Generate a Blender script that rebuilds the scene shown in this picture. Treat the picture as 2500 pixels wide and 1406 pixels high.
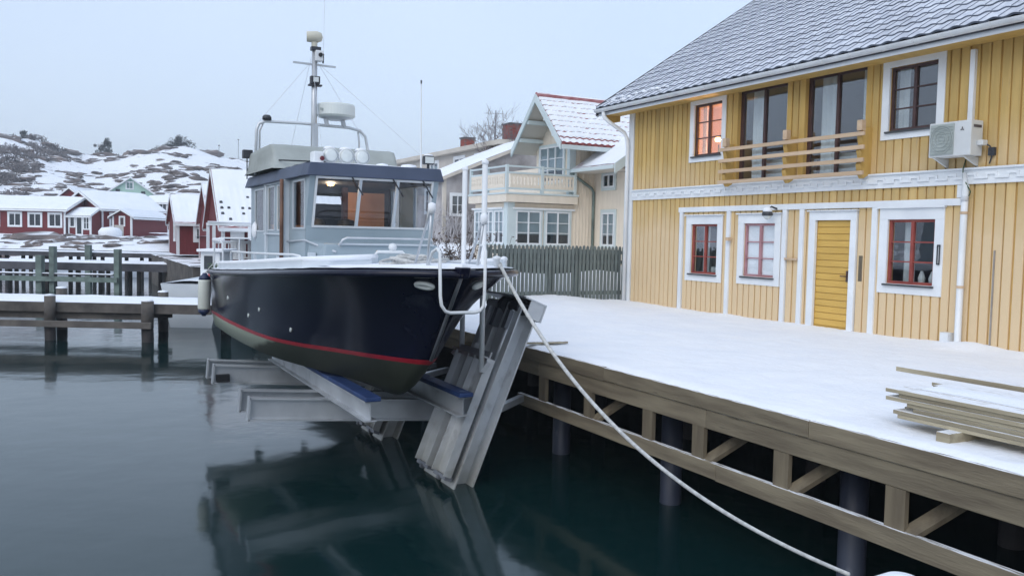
import bpy, bmesh, math, random
from mathutils import Vector, Matrix, noise
random.seed(7)
for o in list(bpy.data.objects): bpy.data.objects.remove(o)
S = bpy.context.scene
C = S.collection
V = Vector
# ------------------------------------------------------------------ camera
YAW, PITCH, ROLL = math.radians(27.47), math.radians(3.38), math.radians(1.2)
cam = bpy.data.cameras.new('camera'); cam_o = bpy.data.objects.new('camera', cam); C.objects.link(cam_o)
cam.sensor_width = 36.0; cam.lens = 36.0*2100/2500; cam.clip_start = .05; cam.clip_end = 9000
fw = V((math.sin(YAW)*math.cos(PITCH), math.cos(YAW)*math.cos(PITCH), -math.sin(PITCH)))
r0 = V((math.cos(YAW), -math.sin(YAW), 0)); u0 = r0.cross(fw)
rt = r0*math.cos(ROLL)+u0*math.sin(ROLL); up = rt.cross(fw)
m = Matrix((rt, up, -fw)).transposed().to_4x4(); m.translation = (0, 0, 1.6)
cam_o.matrix_world = m
S.camera = cam_o
# ------------------------------------------------------------------ sky and sun (even overcast, winter afternoon)
SUN_EL, SUN_AZ = math.radians(38), math.radians(235)      # azimuth clockwise from +Y
w = bpy.data.worlds.new('World'); S.world = w; w.use_nodes = True
nt = w.node_tree; nt.nodes.clear()
out = nt.nodes.new('ShaderNodeOutputWorld')
sky = nt.nodes.new('ShaderNodeTexSky'); sky.sky_type = 'NISHITA'; sky.sun_disc = False
sky.sun_elevation = SUN_EL; sky.sun_rotation = SUN_AZ; sky.air_density = 1.0; sky.dust_density = 3.0
bg1 = nt.nodes.new('ShaderNodeBackground'); bg1.inputs[1].default_value = .05
nt.links.new(sky.outputs[0], bg1.inputs[0])
tc = nt.nodes.new('ShaderNodeTexCoord')
nz = nt.nodes.new('ShaderNodeTexNoise'); nz.inputs['Scale'].default_value = 1.6; nz.inputs['Detail'].default_value = 2
nt.links.new(tc.outputs['Generated'], nz.inputs['Vector'])
rp = nt.nodes.new('ShaderNodeValToRGB'); nt.links.new(nz.outputs[0], rp.inputs[0])
rp.color_ramp.elements[0].position = .3; rp.color_ramp.elements[0].color = (.50, .605, .765, 1)
rp.color_ramp.elements[1].position = .7; rp.color_ramp.elements[1].color = (.60, .695, .85, 1)
bg2 = nt.nodes.new('ShaderNodeBackground'); bg2.inputs[1].default_value = 1.0
nt.links.new(rp.outputs[0], bg2.inputs[0])
ad = nt.nodes.new('ShaderNodeAddShader'); nt.links.new(bg1.outputs[0], ad.inputs[0]); nt.links.new(bg2.outputs[0], ad.inputs[1])
nt.links.new(ad.outputs[0], out.inputs[0])
sl = bpy.data.lights.new('sun', 'SUN'); sl.energy = .8; sl.angle = math.radians(40); sl.color = (.93, .97, 1)
so = bpy.data.objects.new('sun', sl); C.objects.link(so)
sd = V((math.sin(SUN_AZ)*math.cos(SUN_EL), math.cos(SUN_AZ)*math.cos(SUN_EL), math.sin(SUN_EL)))
so.rotation_euler = sd.to_track_quat('Z', 'Y').to_euler(); so.location = sd*40
S.view_settings.view_transform = 'Standard'; S.view_settings.look = 'None'
S.view_settings.exposure = 0.13; S.view_settings.gamma = 1.0; S.view_settings.use_curve_mapping = False
S.render.engine = 'CYCLES'
S.cycles.max_bounces = 8; S.cycles.transparent_max_bounces = 12

# ------------------------------------------------------------------ materials
MAT = {}
def pmat(name, c1, c2=None, scale=8, rough=.6, bump=0, stretch=(1, 1, 1), metal=0, rand=0, lo=.35, hi=.65,
         coat=0, detail=6, spec=.5, bscale=None, snow=None, bdist=.02, c3=None, c3s=None, c3t=.6):
    """two-tone noise colour, fine relief; rand = per-object value spread; snow = (threshold, softness): snow settles on upward faces"""
    m = bpy.data.materials.new(name); m.use_nodes = True; MAT[name] = m
    n = m.node_tree; b = n.nodes['Principled BSDF']
    b.inputs['Roughness'].default_value = rough; b.inputs['Metallic'].default_value = metal
    b.inputs['Coat Weight'].default_value = coat; b.inputs['Coat Roughness'].default_value = .08
    b.inputs['Specular IOR Level'].default_value = spec
    tc = n.nodes.new('ShaderNodeTexCoord'); mp = n.nodes.new('ShaderNodeMapping'); mp.inputs['Scale'].default_value = stretch
    n.links.new(tc.outputs['Object'], mp.inputs[0])
    oi = n.nodes.new('ShaderNodeObjectInfo')
    ofs = n.nodes.new('ShaderNodeVectorMath'); ofs.operation = 'ADD'
    cmb = n.nodes.new('ShaderNodeVectorMath'); cmb.operation = 'SCALE'; cmb.inputs[0].default_value = (13, 7, 5)
    n.links.new(oi.outputs['Random'], cmb.inputs['Scale'])
    n.links.new(mp.outputs[0], ofs.inputs[0]); n.links.new(cmb.outputs[0], ofs.inputs[1])
    vec = ofs.outputs[0] if rand else mp.outputs[0]
    nz = n.nodes.new('ShaderNodeTexNoise'); nz.inputs['Scale'].default_value = scale; nz.inputs['Detail'].default_value = detail
    n.links.new(vec, nz.inputs['Vector'])
    col = None
    if c2 is None: c2 = tuple(x*.82 for x in c1)
    rp = n.nodes.new('ShaderNodeValToRGB'); n.links.new(nz.outputs[0], rp.inputs[0])
    rp.color_ramp.elements[0].position = lo; rp.color_ramp.elements[1].position = hi
    rp.color_ramp.elements[0].color = (*c2, 1); rp.color_ramp.elements[1].color = (*c1, 1)
    col = rp.outputs[0]
    if c3:
        n3 = n.nodes.new('ShaderNodeTexNoise'); n3.inputs['Scale'].default_value = c3s; n3.inputs['Detail'].default_value = 5
        n.links.new(vec, n3.inputs['Vector'])
        r3 = n.nodes.new('ShaderNodeMapRange'); r3.inputs[1].default_value = c3t; r3.inputs[2].default_value = c3t+.12
        n.links.new(n3.outputs[0], r3.inputs[0])
        mx = n.nodes.new('ShaderNodeMixRGB'); mx.inputs[2].default_value = (*c3, 1)
        n.links.new(r3.outputs[0], mx.inputs[0]); n.links.new(col, mx.inputs[1]); col = mx.outputs[0]
    if rand:
        hs = n.nodes.new('ShaderNodeHueSaturation')
        mr = n.nodes.new('ShaderNodeMapRange'); mr.inputs[3].default_value = 1-rand; mr.inputs[4].default_value = 1+rand
        n.links.new(oi.outputs['Random'], mr.inputs[0]); n.links.new(mr.outputs[0], hs.inputs['Value'])
        n.links.new(col, hs.inputs['Color']); col = hs.outputs[0]
    if snow:
        ge = n.nodes.new('ShaderNodeNewGeometry'); sx = n.nodes.new('ShaderNodeSeparateXYZ'); n.links.new(ge.outputs['Normal'], sx.inputs[0])
        ns = n.nodes.new('ShaderNodeTexNoise'); ns.inputs['Scale'].default_value = snow[2]; ns.inputs['Detail'].default_value = 5
        n.links.new(vec, ns.inputs['Vector'])
        ma = n.nodes.new('ShaderNodeMath'); ma.operation = 'MULTIPLY_ADD'; ma.inputs[1].default_value = snow[3]; ma.inputs[2].default_value = -snow[3]*.5
        n.links.new(ns.outputs[0], ma.inputs[0])
        mb = n.nodes.new('ShaderNodeMath'); mb.operation = 'ADD'; n.links.new(sx.outputs[2], mb.inputs[0]); n.links.new(ma.outputs[0], mb.inputs[1])
        r4 = n.nodes.new('ShaderNodeMapRange'); r4.inputs[1].default_value = snow[0]; r4.inputs[2].default_value = snow[0]+snow[1]
        n.links.new(mb.outputs[0], r4.inputs[0])
        mx = n.nodes.new('ShaderNodeMixRGB'); mx.inputs[2].default_value = (.86, .88, .92, 1)
        n.links.new(r4.outputs[0], mx.inputs[0]); n.links.new(col, mx.inputs[1]); col = mx.outputs[0]
    n.links.new(col, b.inputs['Base Color'])
    if bump:
        nb = n.nodes.new('ShaderNodeTexNoise'); nb.inputs['Scale'].default_value = bscale or scale*3; nb.inputs['Detail'].default_value = 6
        n.links.new(vec, nb.inputs['Vector'])
        bp = n.nodes.new('ShaderNodeBump'); bp.inputs['Strength'].default_value = bump; bp.inputs['Distance'].default_value = bdist
        n.links.new(nb.outputs[0], bp.inputs['Height']); n.links.new(bp.outputs[0], b.inputs['Normal'])
    return m

def glassmat(name, tint=(.75, .8, .82), refl=1.0, body=None, bodyf=0):
    m = bpy.data.materials.new(name); m.use_nodes = True; MAT[name] = m
    n = m.node_tree; n.nodes.clear(); o = n.nodes.new('ShaderNodeOutputMaterial')
    t = n.nodes.new('ShaderNodeBsdfTransparent'); t.inputs[0].default_value = (*tint, 1)
    g = n.nodes.new('ShaderNodeBsdfGlossy'); g.inputs['Roughness'].default_value = .015; g.inputs[0].default_value = (.95, .97, 1, 1)
    tc = n.nodes.new('ShaderNodeTexCoord'); nz = n.nodes.new('ShaderNodeTexNoise'); nz.inputs['Scale'].default_value = 1.7
    n.links.new(tc.outputs['Object'], nz.inputs['Vector'])
    bp = n.nodes.new('ShaderNodeBump'); bp.inputs['Strength'].default_value = .04; bp.inputs['Distance'].default_value = .1
    n.links.new(nz.outputs[0], bp.inputs['Height']); n.links.new(bp.outputs[0], g.inputs['Normal'])
    f = n.nodes.new('ShaderNodeFresnel'); ge = n.nodes.new('ShaderNodeNewGeometry'); im = n.nodes.new('ShaderNodeMath'); im.operation = 'MULTIPLY_ADD'; im.inputs[1].default_value = 1/1.5-1.5; im.inputs[2].default_value = 1.5
    n.links.new(ge.outputs['Backfacing'], im.inputs[0]); n.links.new(im.outputs[0], f.inputs[0])
    mu = n.nodes.new('ShaderNodeMath'); mu.operation = 'MULTIPLY'; mu.inputs[1].default_value = refl; mu.use_clamp = True
    n.links.new(f.outputs[0], mu.inputs[0])
    x = n.nodes.new('ShaderNodeMixShader'); n.links.new(mu.outputs[0], x.inputs[0]); n.links.new(t.outputs[0], x.inputs[1]); n.links.new(g.outputs[0], x.inputs[2])
    n.links.new(x.outputs[0], o.inputs[0])
    return m

def emat(name, col, st):
    m = bpy.data.materials.new(name); m.use_nodes = True; MAT[name] = m
    b = m.node_tree.nodes['Principled BSDF']; b.inputs['Base Color'].default_value = (*col, 1)
    b.inputs['Emission Color'].default_value = (*col, 1); b.inputs['Emission Strength'].default_value = st
    return m

pmat('snow', (.88, .90, .935), (.83, .86, .91), 1.3, .75, .5, bscale=22, bdist=.012, spec=.25)
pmat('snow_deck', (.90, .915, .945), (.85, .875, .925), 1.1, .75, .6, bscale=16, bdist=.02, spec=.25, detail=8)
ym_ = pmat('yellow_board', (.57, .385, .125), (.475, .315, .095), 1.0, .7, .25, (9, 9, 1), rand=.12, bscale=14, bdist=.006, c3=(.42, .29, .13), c3s=2.2, c3t=.64)
def bleach(m, c, zones):
    n = m.node_tree; b = n.nodes['Principled BSDF']; src = b.inputs['Base Color'].links[0].from_socket
    tc = n.nodes.new('ShaderNodeTexCoord'); sx = n.nodes.new('ShaderNodeSeparateXYZ'); n.links.new(tc.outputs['Object'], sx.inputs[0])
    oi = n.nodes.new('ShaderNodeObjectInfo'); nz = n.nodes.new('ShaderNodeTexNoise'); nz.inputs['Scale'].default_value = 1.4; nz.inputs['Detail'].default_value = 5
    of = n.nodes.new('ShaderNodeVectorMath'); of.operation = 'ADD'; n.links.new(oi.outputs['Location'], of.inputs[0]); n.links.new(tc.outputs['Object'], of.inputs[1]); n.links.new(of.outputs[0], nz.inputs['Vector'])
    zz = n.nodes.new('ShaderNodeMath'); zz.operation = 'MULTIPLY_ADD'; zz.inputs[1].default_value = .9; n.links.new(nz.outputs[0], zz.inputs[0]); n.links.new(sx.outputs[2], zz.inputs[2])
    rp = n.nodes.new('ShaderNodeValToRGB'); mr = n.nodes.new('ShaderNodeMapRange'); mr.inputs[1].default_value = 0; mr.inputs[2].default_value = 6; n.links.new(zz.outputs[0], mr.inputs[0]); n.links.new(mr.outputs[0], rp.inputs[0])
    e = rp.color_ramp.elements; e[0].position = 0; e[0].color = (zones[0][1],)*3+(1,); e[1].position = 1; e[1].color = (zones[-1][1],)*3+(1,)
    for z, v in zones[1:-1]:
        k = e.new(z/6); k.color = (v, v, v, 1)
    mx = n.nodes.new('ShaderNodeMixRGB'); mx.inputs[2].default_value = (*c, 1); n.links.new(rp.outputs[0], mx.inputs[0]); n.links.new(src, mx.inputs[1]); n.links.new(mx.outputs[0], b.inputs['Base Color'])
bleach(ym_, (.72, .55, .345), [(0, .95), (2.2, .85), (2.75, .35), (3.12, .1), (3.2, .6), (3.6, .3), (4.0, .04), (6, 0)])
pmat('yellow_wall', (.60, .38, .11), (.52, .32, .09), 1.5, .75)
pmat('yellow_trim', (.58, .38, .11), (.49, .31, .085), 1.2, .65, .2, (6, 6, 1), bscale=12, bdist=.005)
pmat('yellow_door', (.68, .43, .10), (.60, .37, .08), 1.2, .55, .15, (1, 1, 5), rand=.05, bscale=12, bdist=.004)
pmat('raw_wood', (.62, .46, .31), (.52, .37, .24), 1.0, .7, .2, (10, 1, 10), rand=.06, bscale=10, bdist=.005)
pmat('white_paint', (.80, .83, .85), (.72, .75, .78), 2.0, .5, .15, bscale=18, bdist=.004, rand=.03)
pmat('white_plain', (.78, .80, .82), (.70, .73, .75), 2.0, .45)
pmat('brown_frame', (.075, .035, .03), (.05, .022, .02), 6, .45)
pmat('red_frame', (.33, .07, .05), (.24, .045, .035), 5, .45)
pmat('dark_sill', (.06, .065, .07), (.04, .045, .05), 6, .5)
pmat('tile', (.19, .215, .27), (.11, .13, .17), 6, .75, .4, rand=.18, bscale=30, bdist=.006)
pmat('tile_snowed', (.64, .67, .73), (.47, .50, .57), 5, .8, .5, rand=.10, lo=.34, hi=.60, bscale=24, bdist=.01)
pmat('gutter_white', (.72, .745, .76), (.60, .62, .64), 3, .45, .15, bscale=12, bdist=.003, c3=(.42, .42, .42), c3s=6, c3t=.68)
pmat('ac_white', (.66, .68, .68), (.60, .62, .62), 3, .5)
pmat('ac_grille', (.42, .46, .44), (.36, .40, .38), 3, .6)
pmat('dark_metal', (.045, .05, .06), (.03, .032, .04), 8, .5)
pmat('black', (.015, .016, .02), (.01, .011, .013), 8, .6)
pmat('curtain', (.62, .68, .68), (.50, .56, .57), 2, .9)
pmat('blind', (.88, .90, .91), (.82, .85, .87), 2, .9)
pmat('room', (.16, .155, .155), (.12, .115, .115), 1, .9)
pmat('room_warm', (.74, .55, .45), (.68, .48, .38), 1, .9)
pmat('timber', (.265, .225, .155), (.16, .13, .09), 1.3, .75, .45, (7, .8, 7), rand=.12, bscale=9, bdist=.01, c3=(.09, .075, .05), c3s=2.6, c3t=.66, snow=(.86, .2, 7, .9))
pmat('timber_v', (.20, .165, .11), (.125, .10, .068), 1.3, .75, .45, (7, 7, .8), rand=.12, bscale=9, bdist=.01)
pmat('timber_bright', (.42, .37, .26), (.26, .22, .15), 1.3, .75, .35, (7, .7, 7), rand=.14, bscale=9, bdist=.008, snow=(.78, .2, 9, .8), c3=(.24, .14, .08), c3s=2.1, c3t=.66)
pmat('timber_old', (.125, .112, .10), (.062, .056, .052), 2, .85, .5, (1, 1, 1), rand=.15, bscale=9, bdist=.02)
pmat('pile_plastic', (.045, .055, .085), (.02, .025, .045), 3, .5, .2, (1, 1, .4), c3=(.16, .18, .22), c3s=3, c3t=.66)
pmat('pile_tar', (.05, .045, .045), (.025, .022, .024), 5, .8, .6, (1, 1, .4), bscale=12, bdist=.03)
pmat('green_wood', (.20, .265, .24), (.12, .155, .145), 2.5, .85, .4, bscale=10, bdist=.02)
pmat('alu', (.60, .625, .65), (.47, .49, .515), 2.2, .42, .2, metal=.55, bscale=14, bdist=.003, c3=(.34, .36, .38), c3s=3, c3t=.63)
pmat('alu_rail', (.70, .725, .75), (.55, .575, .60), 2.2, .45, .25, metal=.35, bscale=14, bdist=.004, c3=(.42, .43, .44), c3s=3, c3t=.6)
def tide(m, c, z0, z1, f):      # weed and stain where the metal stands in the water
    n = m.node_tree; b = n.nodes['Principled BSDF']; src = b.inputs['Base Color'].links[0].from_socket
    ge = n.nodes.new('ShaderNodeNewGeometry'); sx = n.nodes.new('ShaderNodeSeparateXYZ'); n.links.new(ge.outputs['Position'], sx.inputs[0])
    nz = n.nodes.new('ShaderNodeTexNoise'); nz.inputs['Scale'].default_value = 7; n.links.new(ge.outputs['Position'], nz.inputs['Vector'])
    ad = n.nodes.new('ShaderNodeMath'); ad.operation = 'MULTIPLY_ADD'; ad.inputs[1].default_value = .5; n.links.new(nz.outputs[0], ad.inputs[0]); n.links.new(sx.outputs[2], ad.inputs[2])
    mr = n.nodes.new('ShaderNodeMapRange'); mr.inputs[1].default_value = z0+.25; mr.inputs[2].default_value = z1+.25; mr.inputs[3].default_value = f; mr.inputs[4].default_value = 0; n.links.new(ad.outputs[0], mr.inputs[0])
    mx = n.nodes.new('ShaderNodeMixRGB'); mx.inputs[2].default_value = (*c, 1); n.links.new(mr.outputs[0], mx.inputs[0]); n.links.new(src, mx.inputs[1]); n.links.new(mx.outputs[0], b.inputs['Base Color'])
tide(MAT['alu_rail'], (.20, .19, .13), -1.6, -.75, .6)
pmat('alu_dark', (.24, .25, .27), (.16, .17, .19), 4, .45, metal=.6)
pmat('navy', (.008, .010, .026), (.006, .007, .020), 2, .20, spec=.32, bump=.06, bscale=1.6, bdist=.03, stretch=(1, 1, .5), c3=(.022, .026, .042), c3s=3.5, c3t=.62)
pmat('hull_red', (.42, .018, .035), (.33, .012, .028), 5, .35)
pmat('hull_bottom', (.05, .058, .04), (.03, .035, .025), 1.5, .55, .2, (1, .4, 1), bscale=8, bdist=.005)
def hull_wedge(m, c):      # paler colour on the stern quarter, ending in a slanting edge
    n = m.node_tree; b = n.nodes['Principled BSDF']; src = b.inputs['Base Color'].links[0].from_socket
    tc = n.nodes.new('ShaderNodeTexCoord'); nz = n.nodes.new('ShaderNodeTexNoise'); nz.inputs['Scale'].default_value = 3
    n.links.new(tc.outputs['Object'], nz.inputs['Vector'])
    dt = n.nodes.new('ShaderNodeVectorMath'); dt.operation = 'DOT_PRODUCT'; dt.inputs[1].default_value = (0, 1, 5.0); n.links.new(tc.outputs['Object'], dt.inputs[0])
    ad = n.nodes.new('ShaderNodeMath'); ad.operation = 'MULTIPLY_ADD'; ad.inputs[1].default_value = .5; n.links.new(nz.outputs[0], ad.inputs[0]); n.links.new(dt.outputs['Value'], ad.inputs[2])
    mr = n.nodes.new('ShaderNodeMapRange'); mr.inputs[1].default_value = 12.75; mr.inputs[2].default_value = 13.1; n.links.new(ad.outputs[0], mr.inputs[0])
    mx = n.nodes.new('ShaderNodeMixRGB'); mx.inputs[2].default_value = (*c, 1); n.links.new(mr.outputs[0], mx.inputs[0]); n.links.new(src, mx.inputs[1]); n.links.new(mx.outputs[0], b.inputs['Base Color'])
hull_wedge(MAT['hull_bottom'], (.33, .37, .30))
pmat('boat_grey', (.33, .405, .45), (.285, .355, .40), 1.2, .4, .08, bscale=10, bdist=.003)
pmat('boat_pale', (.62, .67, .71), (.55, .60, .65), 1.5, .45)
pmat('roof_navy', (.07, .092, .15), (.052, .07, .115), 2, .55, .2, bscale=30, bdist=.004)
pmat('steel', (.68, .70, .73), (.55, .58, .61), 4, .35, metal=.35)
pmat('canvas', (.40, .43, .415), (.31, .335, .32), 1.6, .9, .5, bscale=5, bdist=.03)
pmat('wood_orange', (.66, .32, .16), (.50, .22, .105), 2, .5)
pmat('brown_pipe', (.20, .10, .06), (.12, .06, .04), 4, .5)
pmat('blue_pad', (.018, .05, .16), (.01, .032, .11), 5, .6, .3, bscale=14, bdist=.006, c3=(.30, .36, .46), c3s=3, c3t=.64)
pmat('rope', (.62, .62, .60), (.42, .42, .41), 20, .85, .8, bscale=60, bdist=.01)
pmat('cream', (.80, .715, .60), (.73, .65, .54), 1.0, .7, .15, (6, 6, 1), bscale=8, bdist=.006)
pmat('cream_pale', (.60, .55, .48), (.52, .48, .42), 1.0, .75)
pmat('mint_trim', (.60, .68, .69), (.54, .62, .63), 2, .55)
pmat('red_roof', (.32, .075, .07), (.22, .05, .05), 4, .7, rand=.12, snow=(.55, .35, 2.2, 1.0))
pmat('red_roof_snowed', (.42, .20, .21), (.30, .09, .09), 4, .7, rand=.1, snow=(.42, .3, 1.1, .9))
pmat('brick', (.32, .075, .05), (.21, .045, .035), 7, .85, .5, rand=.15, bscale=14, bdist=.02)
pmat('mortar', (.20, .16, .14), None, 9, .9)
pmat('chimney_cap', (.10, .10, .11), None, 9, .8, snow=(.8, .1, 3, .3))
pmat('grey_house', (.56, .52, .47), (.48, .45, .41), .8, .8, .2, bscale=5, bdist=.02)
pmat('grey_rough', (.44, .42, .42), (.24, .225, .22), 1.4, .9, .6, bscale=4, bdist=.05, snow=(.5, .3, 1.4, 1.1))
pmat('fence', (.17, .20, .19), (.115, .135, .13), 3, .85, .4, (4, 4, 1), rand=.14, bscale=12, bdist=.006)
pmat('tarpaulin', (.105, .13, .12), (.08, .10, .095), 2, .8, .3, bscale=3, bdist=.03)
pmat('red_board', (.165, .022, .026), (.115, .014, .018), 1.5, .8, .4, (14, 14, 1), bscale=5, bdist=.02)
pmat('mint_house', (.42, .60, .52), (.36, .53, .46), 1, .8)
pmat('old_red', (.13, .02, .024), (.09, .013, .017), 1.5, .85)
pmat('rock', (.20, .165, .15), (.085, .075, .075), .8, .9, .8, bscale=2.5, bdist=.2, rand=.2, snow=(.70, .2, .5, .7))
pmat('rock_bare', (.20, .16, .145), (.08, .07, .07), .8, .9, .8, bscale=2.5, bdist=.2, rand=.2, snow=(.93, .1, .5, .5))
pmat('terrain', (.22, .18, .165), (.11, .095, .09), .25, .9, .5, bscale=1.2, bdist=.4, snow=(.68, .10, .34, 1.4))
pmat('quay_stone', (.07, .068, .066), (.03, .03, .03), 1.5, .9, .7, bscale=3, bdist=.1)
pmat('bark', (.13, .105, .10), (.075, .06, .06), 6, .9)
pmat('twig', (.20, .17, .175), (.13, .11, .115), 3, .9)
pmat('twig_dark', (.20, .18, .18), (.11, .10, .10), .2, .9)
pmat('juniper', (.035, .045, .038), (.018, .024, .022), .8, .9)
pmat('shrub_brown', (.12, .085, .06), (.055, .042, .036), 2, .9)
pmat('dark_glass', (.05, .06, .07), (.03, .035, .045), 1.0, .08)
pmat('dark_board', (.10, .10, .115), (.055, .055, .065), 1.5, .85, .3, rand=.1)
pmat('bucket_red', (.45, .03, .035), None, 5, .45)
pmat('plant_green', (.06, .11, .05), (.03, .06, .03), 4, .8)
pmat('fender_white', (.66, .69, .63), (.58, .61, .56), 3, .45)
pmat('fender_blue', (.02, .035, .10), None, 4, .45)
pmat('lamp_glass', (.72, .76, .75), (.62, .66, .66), 5, .18, coat=.6)
pmat('beige_plastic', (.62, .60, .50), (.55, .53, .44), 4, .5)
pmat('radome', (.70, .74, .72), (.64, .68, .67), 3, .4)
pmat('logo_dark', (.10, .085, .09), None, 5, .6)
pmat('lens_red', (.12, .01, .02), None, 5, .25)
glassmat('glass', (.93, .95, .96), 4.0)
glassmat('glass_boat', (.85, .88, .90), 1.5)
glassmat('glass_side', (.70, .74, .78), .8)
glassmat('glass_far', (.55, .62, .66), 1.6)
emat('bulb', (1.0, .55, .20), 9)
pmat('strip_grey', (.33, .30, .27), None, 5, .7)
pmat('frost_twig', (.50, .49, .51), (.33, .31, .32), 3, .9)
emat('candle', (1.0, .55, .2), 2.2)
pmat('pink_frame', (.46, .25, .27), (.36, .17, .18), 5, .5)
# water
wm = bpy.data.materials.new('water'); wm.use_nodes = True; MAT['water'] = wm
n = wm.node_tree; b = n.nodes['Principled BSDF']; b.inputs['Base Color'].default_value = (.003, .018, .019, 1)
b.inputs['Roughness'].default_value = .095; b.inputs['IOR'].default_value = 1.38; b.inputs['Specular Tint'].default_value = (.74, 1.0, 1.06, 1)
tc = n.nodes.new('ShaderNodeTexCoord'); mp = n.nodes.new('ShaderNodeMapping'); mp.inputs['Scale'].default_value = (1, 1, 1); mp.inputs['Rotation'].default_value = (0, 0, .5)
n.links.new(tc.outputs['Object'], mp.inputs[0])
n1 = n.nodes.new('ShaderNodeTexNoise'); n1.inputs['Scale'].default_value = 1.1; n1.inputs['Detail'].default_value = 3; n1.inputs['Roughness'].default_value = .4
n.links.new(mp.outputs[0], n1.inputs['Vector'])
bp = n.nodes.new('ShaderNodeBump'); bp.inputs['Strength'].default_value = .13; bp.inputs['Distance'].default_value = .08
n.links.new(n1.outputs[0], bp.inputs['Height']); n.links.new(bp.outputs[0], b.inputs['Normal'])

# ------------------------------------------------------------------ mesh helpers
class MB:
    def __init__(s): s.v = []; s.f = []; s.m = []
    def add(s, vs, fs, m=0):
        o = len(s.v); s.v += [tuple(v) for v in vs]; s.f += [tuple(i+o for i in f) for f in fs]; s.m += [m]*len(fs); return s
    def box(s, x0, x1, y0, y1, z0, z1, m=0):
        return s.add([(x0, y0, z0), (x1, y0, z0), (x1, y1, z0), (x0, y1, z0), (x0, y0, z1), (x1, y0, z1), (x1, y1, z1), (x0, y1, z1)],
                     [(0, 3, 2, 1), (4, 5, 6, 7), (0, 1, 5, 4), (1, 2, 6, 5), (2, 3, 7, 6), (3, 0, 4, 7)], m)
    def hexa(s, p, m=0):      # 8 points, bottom 4 then top 4
        return s.add(p, [(0, 3, 2, 1), (4, 5, 6, 7), (0, 1, 5, 4), (1, 2, 6, 5), (2, 3, 7, 6), (3, 0, 4, 7)], m)
    def beam(s, a, b, wd, ht, upv=(0, 0, 1), m=0):
        a = V(a); b = V(b); d = (b-a).normalized(); upv = V(upv); sd = d.cross(upv).normalized(); u = sd.cross(d).normalized()
        p = []
        for c in (-1, 1):
            for q, (i, j) in zip((a, b, b, a), ((-1, 0), (-1, 0), (1, 0), (1, 0))):
                p.append(q+sd*(i*wd/2)+u*(c*ht/2))
        return s.hexa(p, m)
    def tube(s, pts, r, n=8, m=0, caps=True):
        pts = [V(p) for p in pts]; k = len(pts); rs = r if isinstance(r, (list, tuple)) else [r]*k
        o = len(s.v); prev = None
        for i, p in enumerate(pts):
            d = (pts[min(i+1, k-1)]-pts[max(i-1, 0)]).normalized()
            if prev is None: a = d.orthogonal().normalized()
            else: a = (prev-d*prev.dot(d)).normalized()
            prev = a; b = d.cross(a)
            for j in range(n):
                t = 2*math.pi*j/n; s.v.append(tuple(p+(a*math.cos(t)+b*math.sin(t))*rs[i]))
        for i in range(k-1):
            for j in range(n):
                s.f.append((o+i*n+j, o+i*n+(j+1) % n, o+(i+1)*n+(j+1) % n, o+(i+1)*n+j)); s.m.append(m)
        if caps:
            s.f.append(tuple(o+j for j in range(n))[::-1]); s.m.append(m)
            s.f.append(tuple(o+(k-1)*n+j for j in range(n))); s.m.append(m)
        return s
    def lathe(s, prof, org, axis=(0, 0, 1), n=16, m=0):
        axis = V(axis).normalized(); a = axis.orthogonal().normalized(); b = axis.cross(a); org = V(org)
        o = len(s.v); k = len(prof)
        for (r, h) in prof:
            for j in range(n):
                t = 2*math.pi*j/n; s.v.append(tuple(org+axis*h+(a*math.cos(t)+b*math.sin(t))*max(r, 1e-4)))
        for i in range(k-1):
            for j in range(n):
                s.f.append((o+i*n+j, o+i*n+(j+1) % n, o+(i+1)*n+(j+1) % n, o+(i+1)*n+j)); s.m.append(m)
        s.f.append(tuple(o+j for j in range(n))[::-1]); s.m.append(m); s.f.append(tuple(o+(k-1)*n+j for j in range(n))); s.m.append(m)
        return s
    def prism(s, pts, ext, m=0):
        ext = V(ext); k = len(pts); pts = [V(p) for p in pts]
        return s.add(pts+[p+ext for p in pts], [tuple(range(k))[::-1], tuple(range(k, 2*k))]+[(i, (i+1) % k, k+(i+1) % k, k+i) for i in range(k)], m)
    def grid(s, fn, nu, nv, m=0):
        o = len(s.v)
        for i in range(nu+1):
            for j in range(nv+1): s.v.append(tuple(fn(i/nu, j/nv)))
        for i in range(nu):
            for j in range(nv):
                a = o+i*(nv+1)+j; s.f.append((a, a+nv+1, a+nv+2, a+1)); s.m.append(m)
        return s
    def mesh(s, name, mats, smooth=False, recalc=True):
        me = bpy.data.meshes.new(name); me.from_pydata(s.v, [], s.f)
        if not isinstance(mats, (list, tuple)): mats = [mats]
        for q in mats: me.materials.append(MAT[q])
        me.polygons.foreach_set('material_index', s.m)
        if recalc:
            b = bmesh.new(); b.from_mesh(me); bmesh.ops.recalc_face_normals(b, faces=b.faces[:]); b.to_mesh(me); b.free()
        if smooth: me.polygons.foreach_set('use_smooth', [True]*len(me.polygons))
        me.update(); return me
    def build(s, name, mats, parent=None, smooth=False, bevel=0, recalc=True, **kw):
        o = bpy.data.objects.new(name, s.mesh(name, mats, smooth, recalc)); C.objects.link(o)
        setpar(o, parent)
        if bevel:
            bv = o.modifiers.new('bevel', 'BEVEL'); bv.width = bevel; bv.segments = 2; bv.limit_method = 'ANGLE'
        if smooth == 'auto': pass
        for k, q in kw.items(): o[k] = q
        return o
def setpar(o, parent):
    if parent is not None:
        o.parent = parent
        if parent.type == 'EMPTY': o.matrix_parent_inverse = Matrix.Translation(-V(parent.location))
def thing(name, label, cat, loc=(0, 0, 0), group=None):
    o = bpy.data.objects.new(name, None); C.objects.link(o); o.location = loc; o.empty_display_size = .2
    o['label'] = label; o['category'] = cat
    if group: o['group'] = group
    return o
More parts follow.
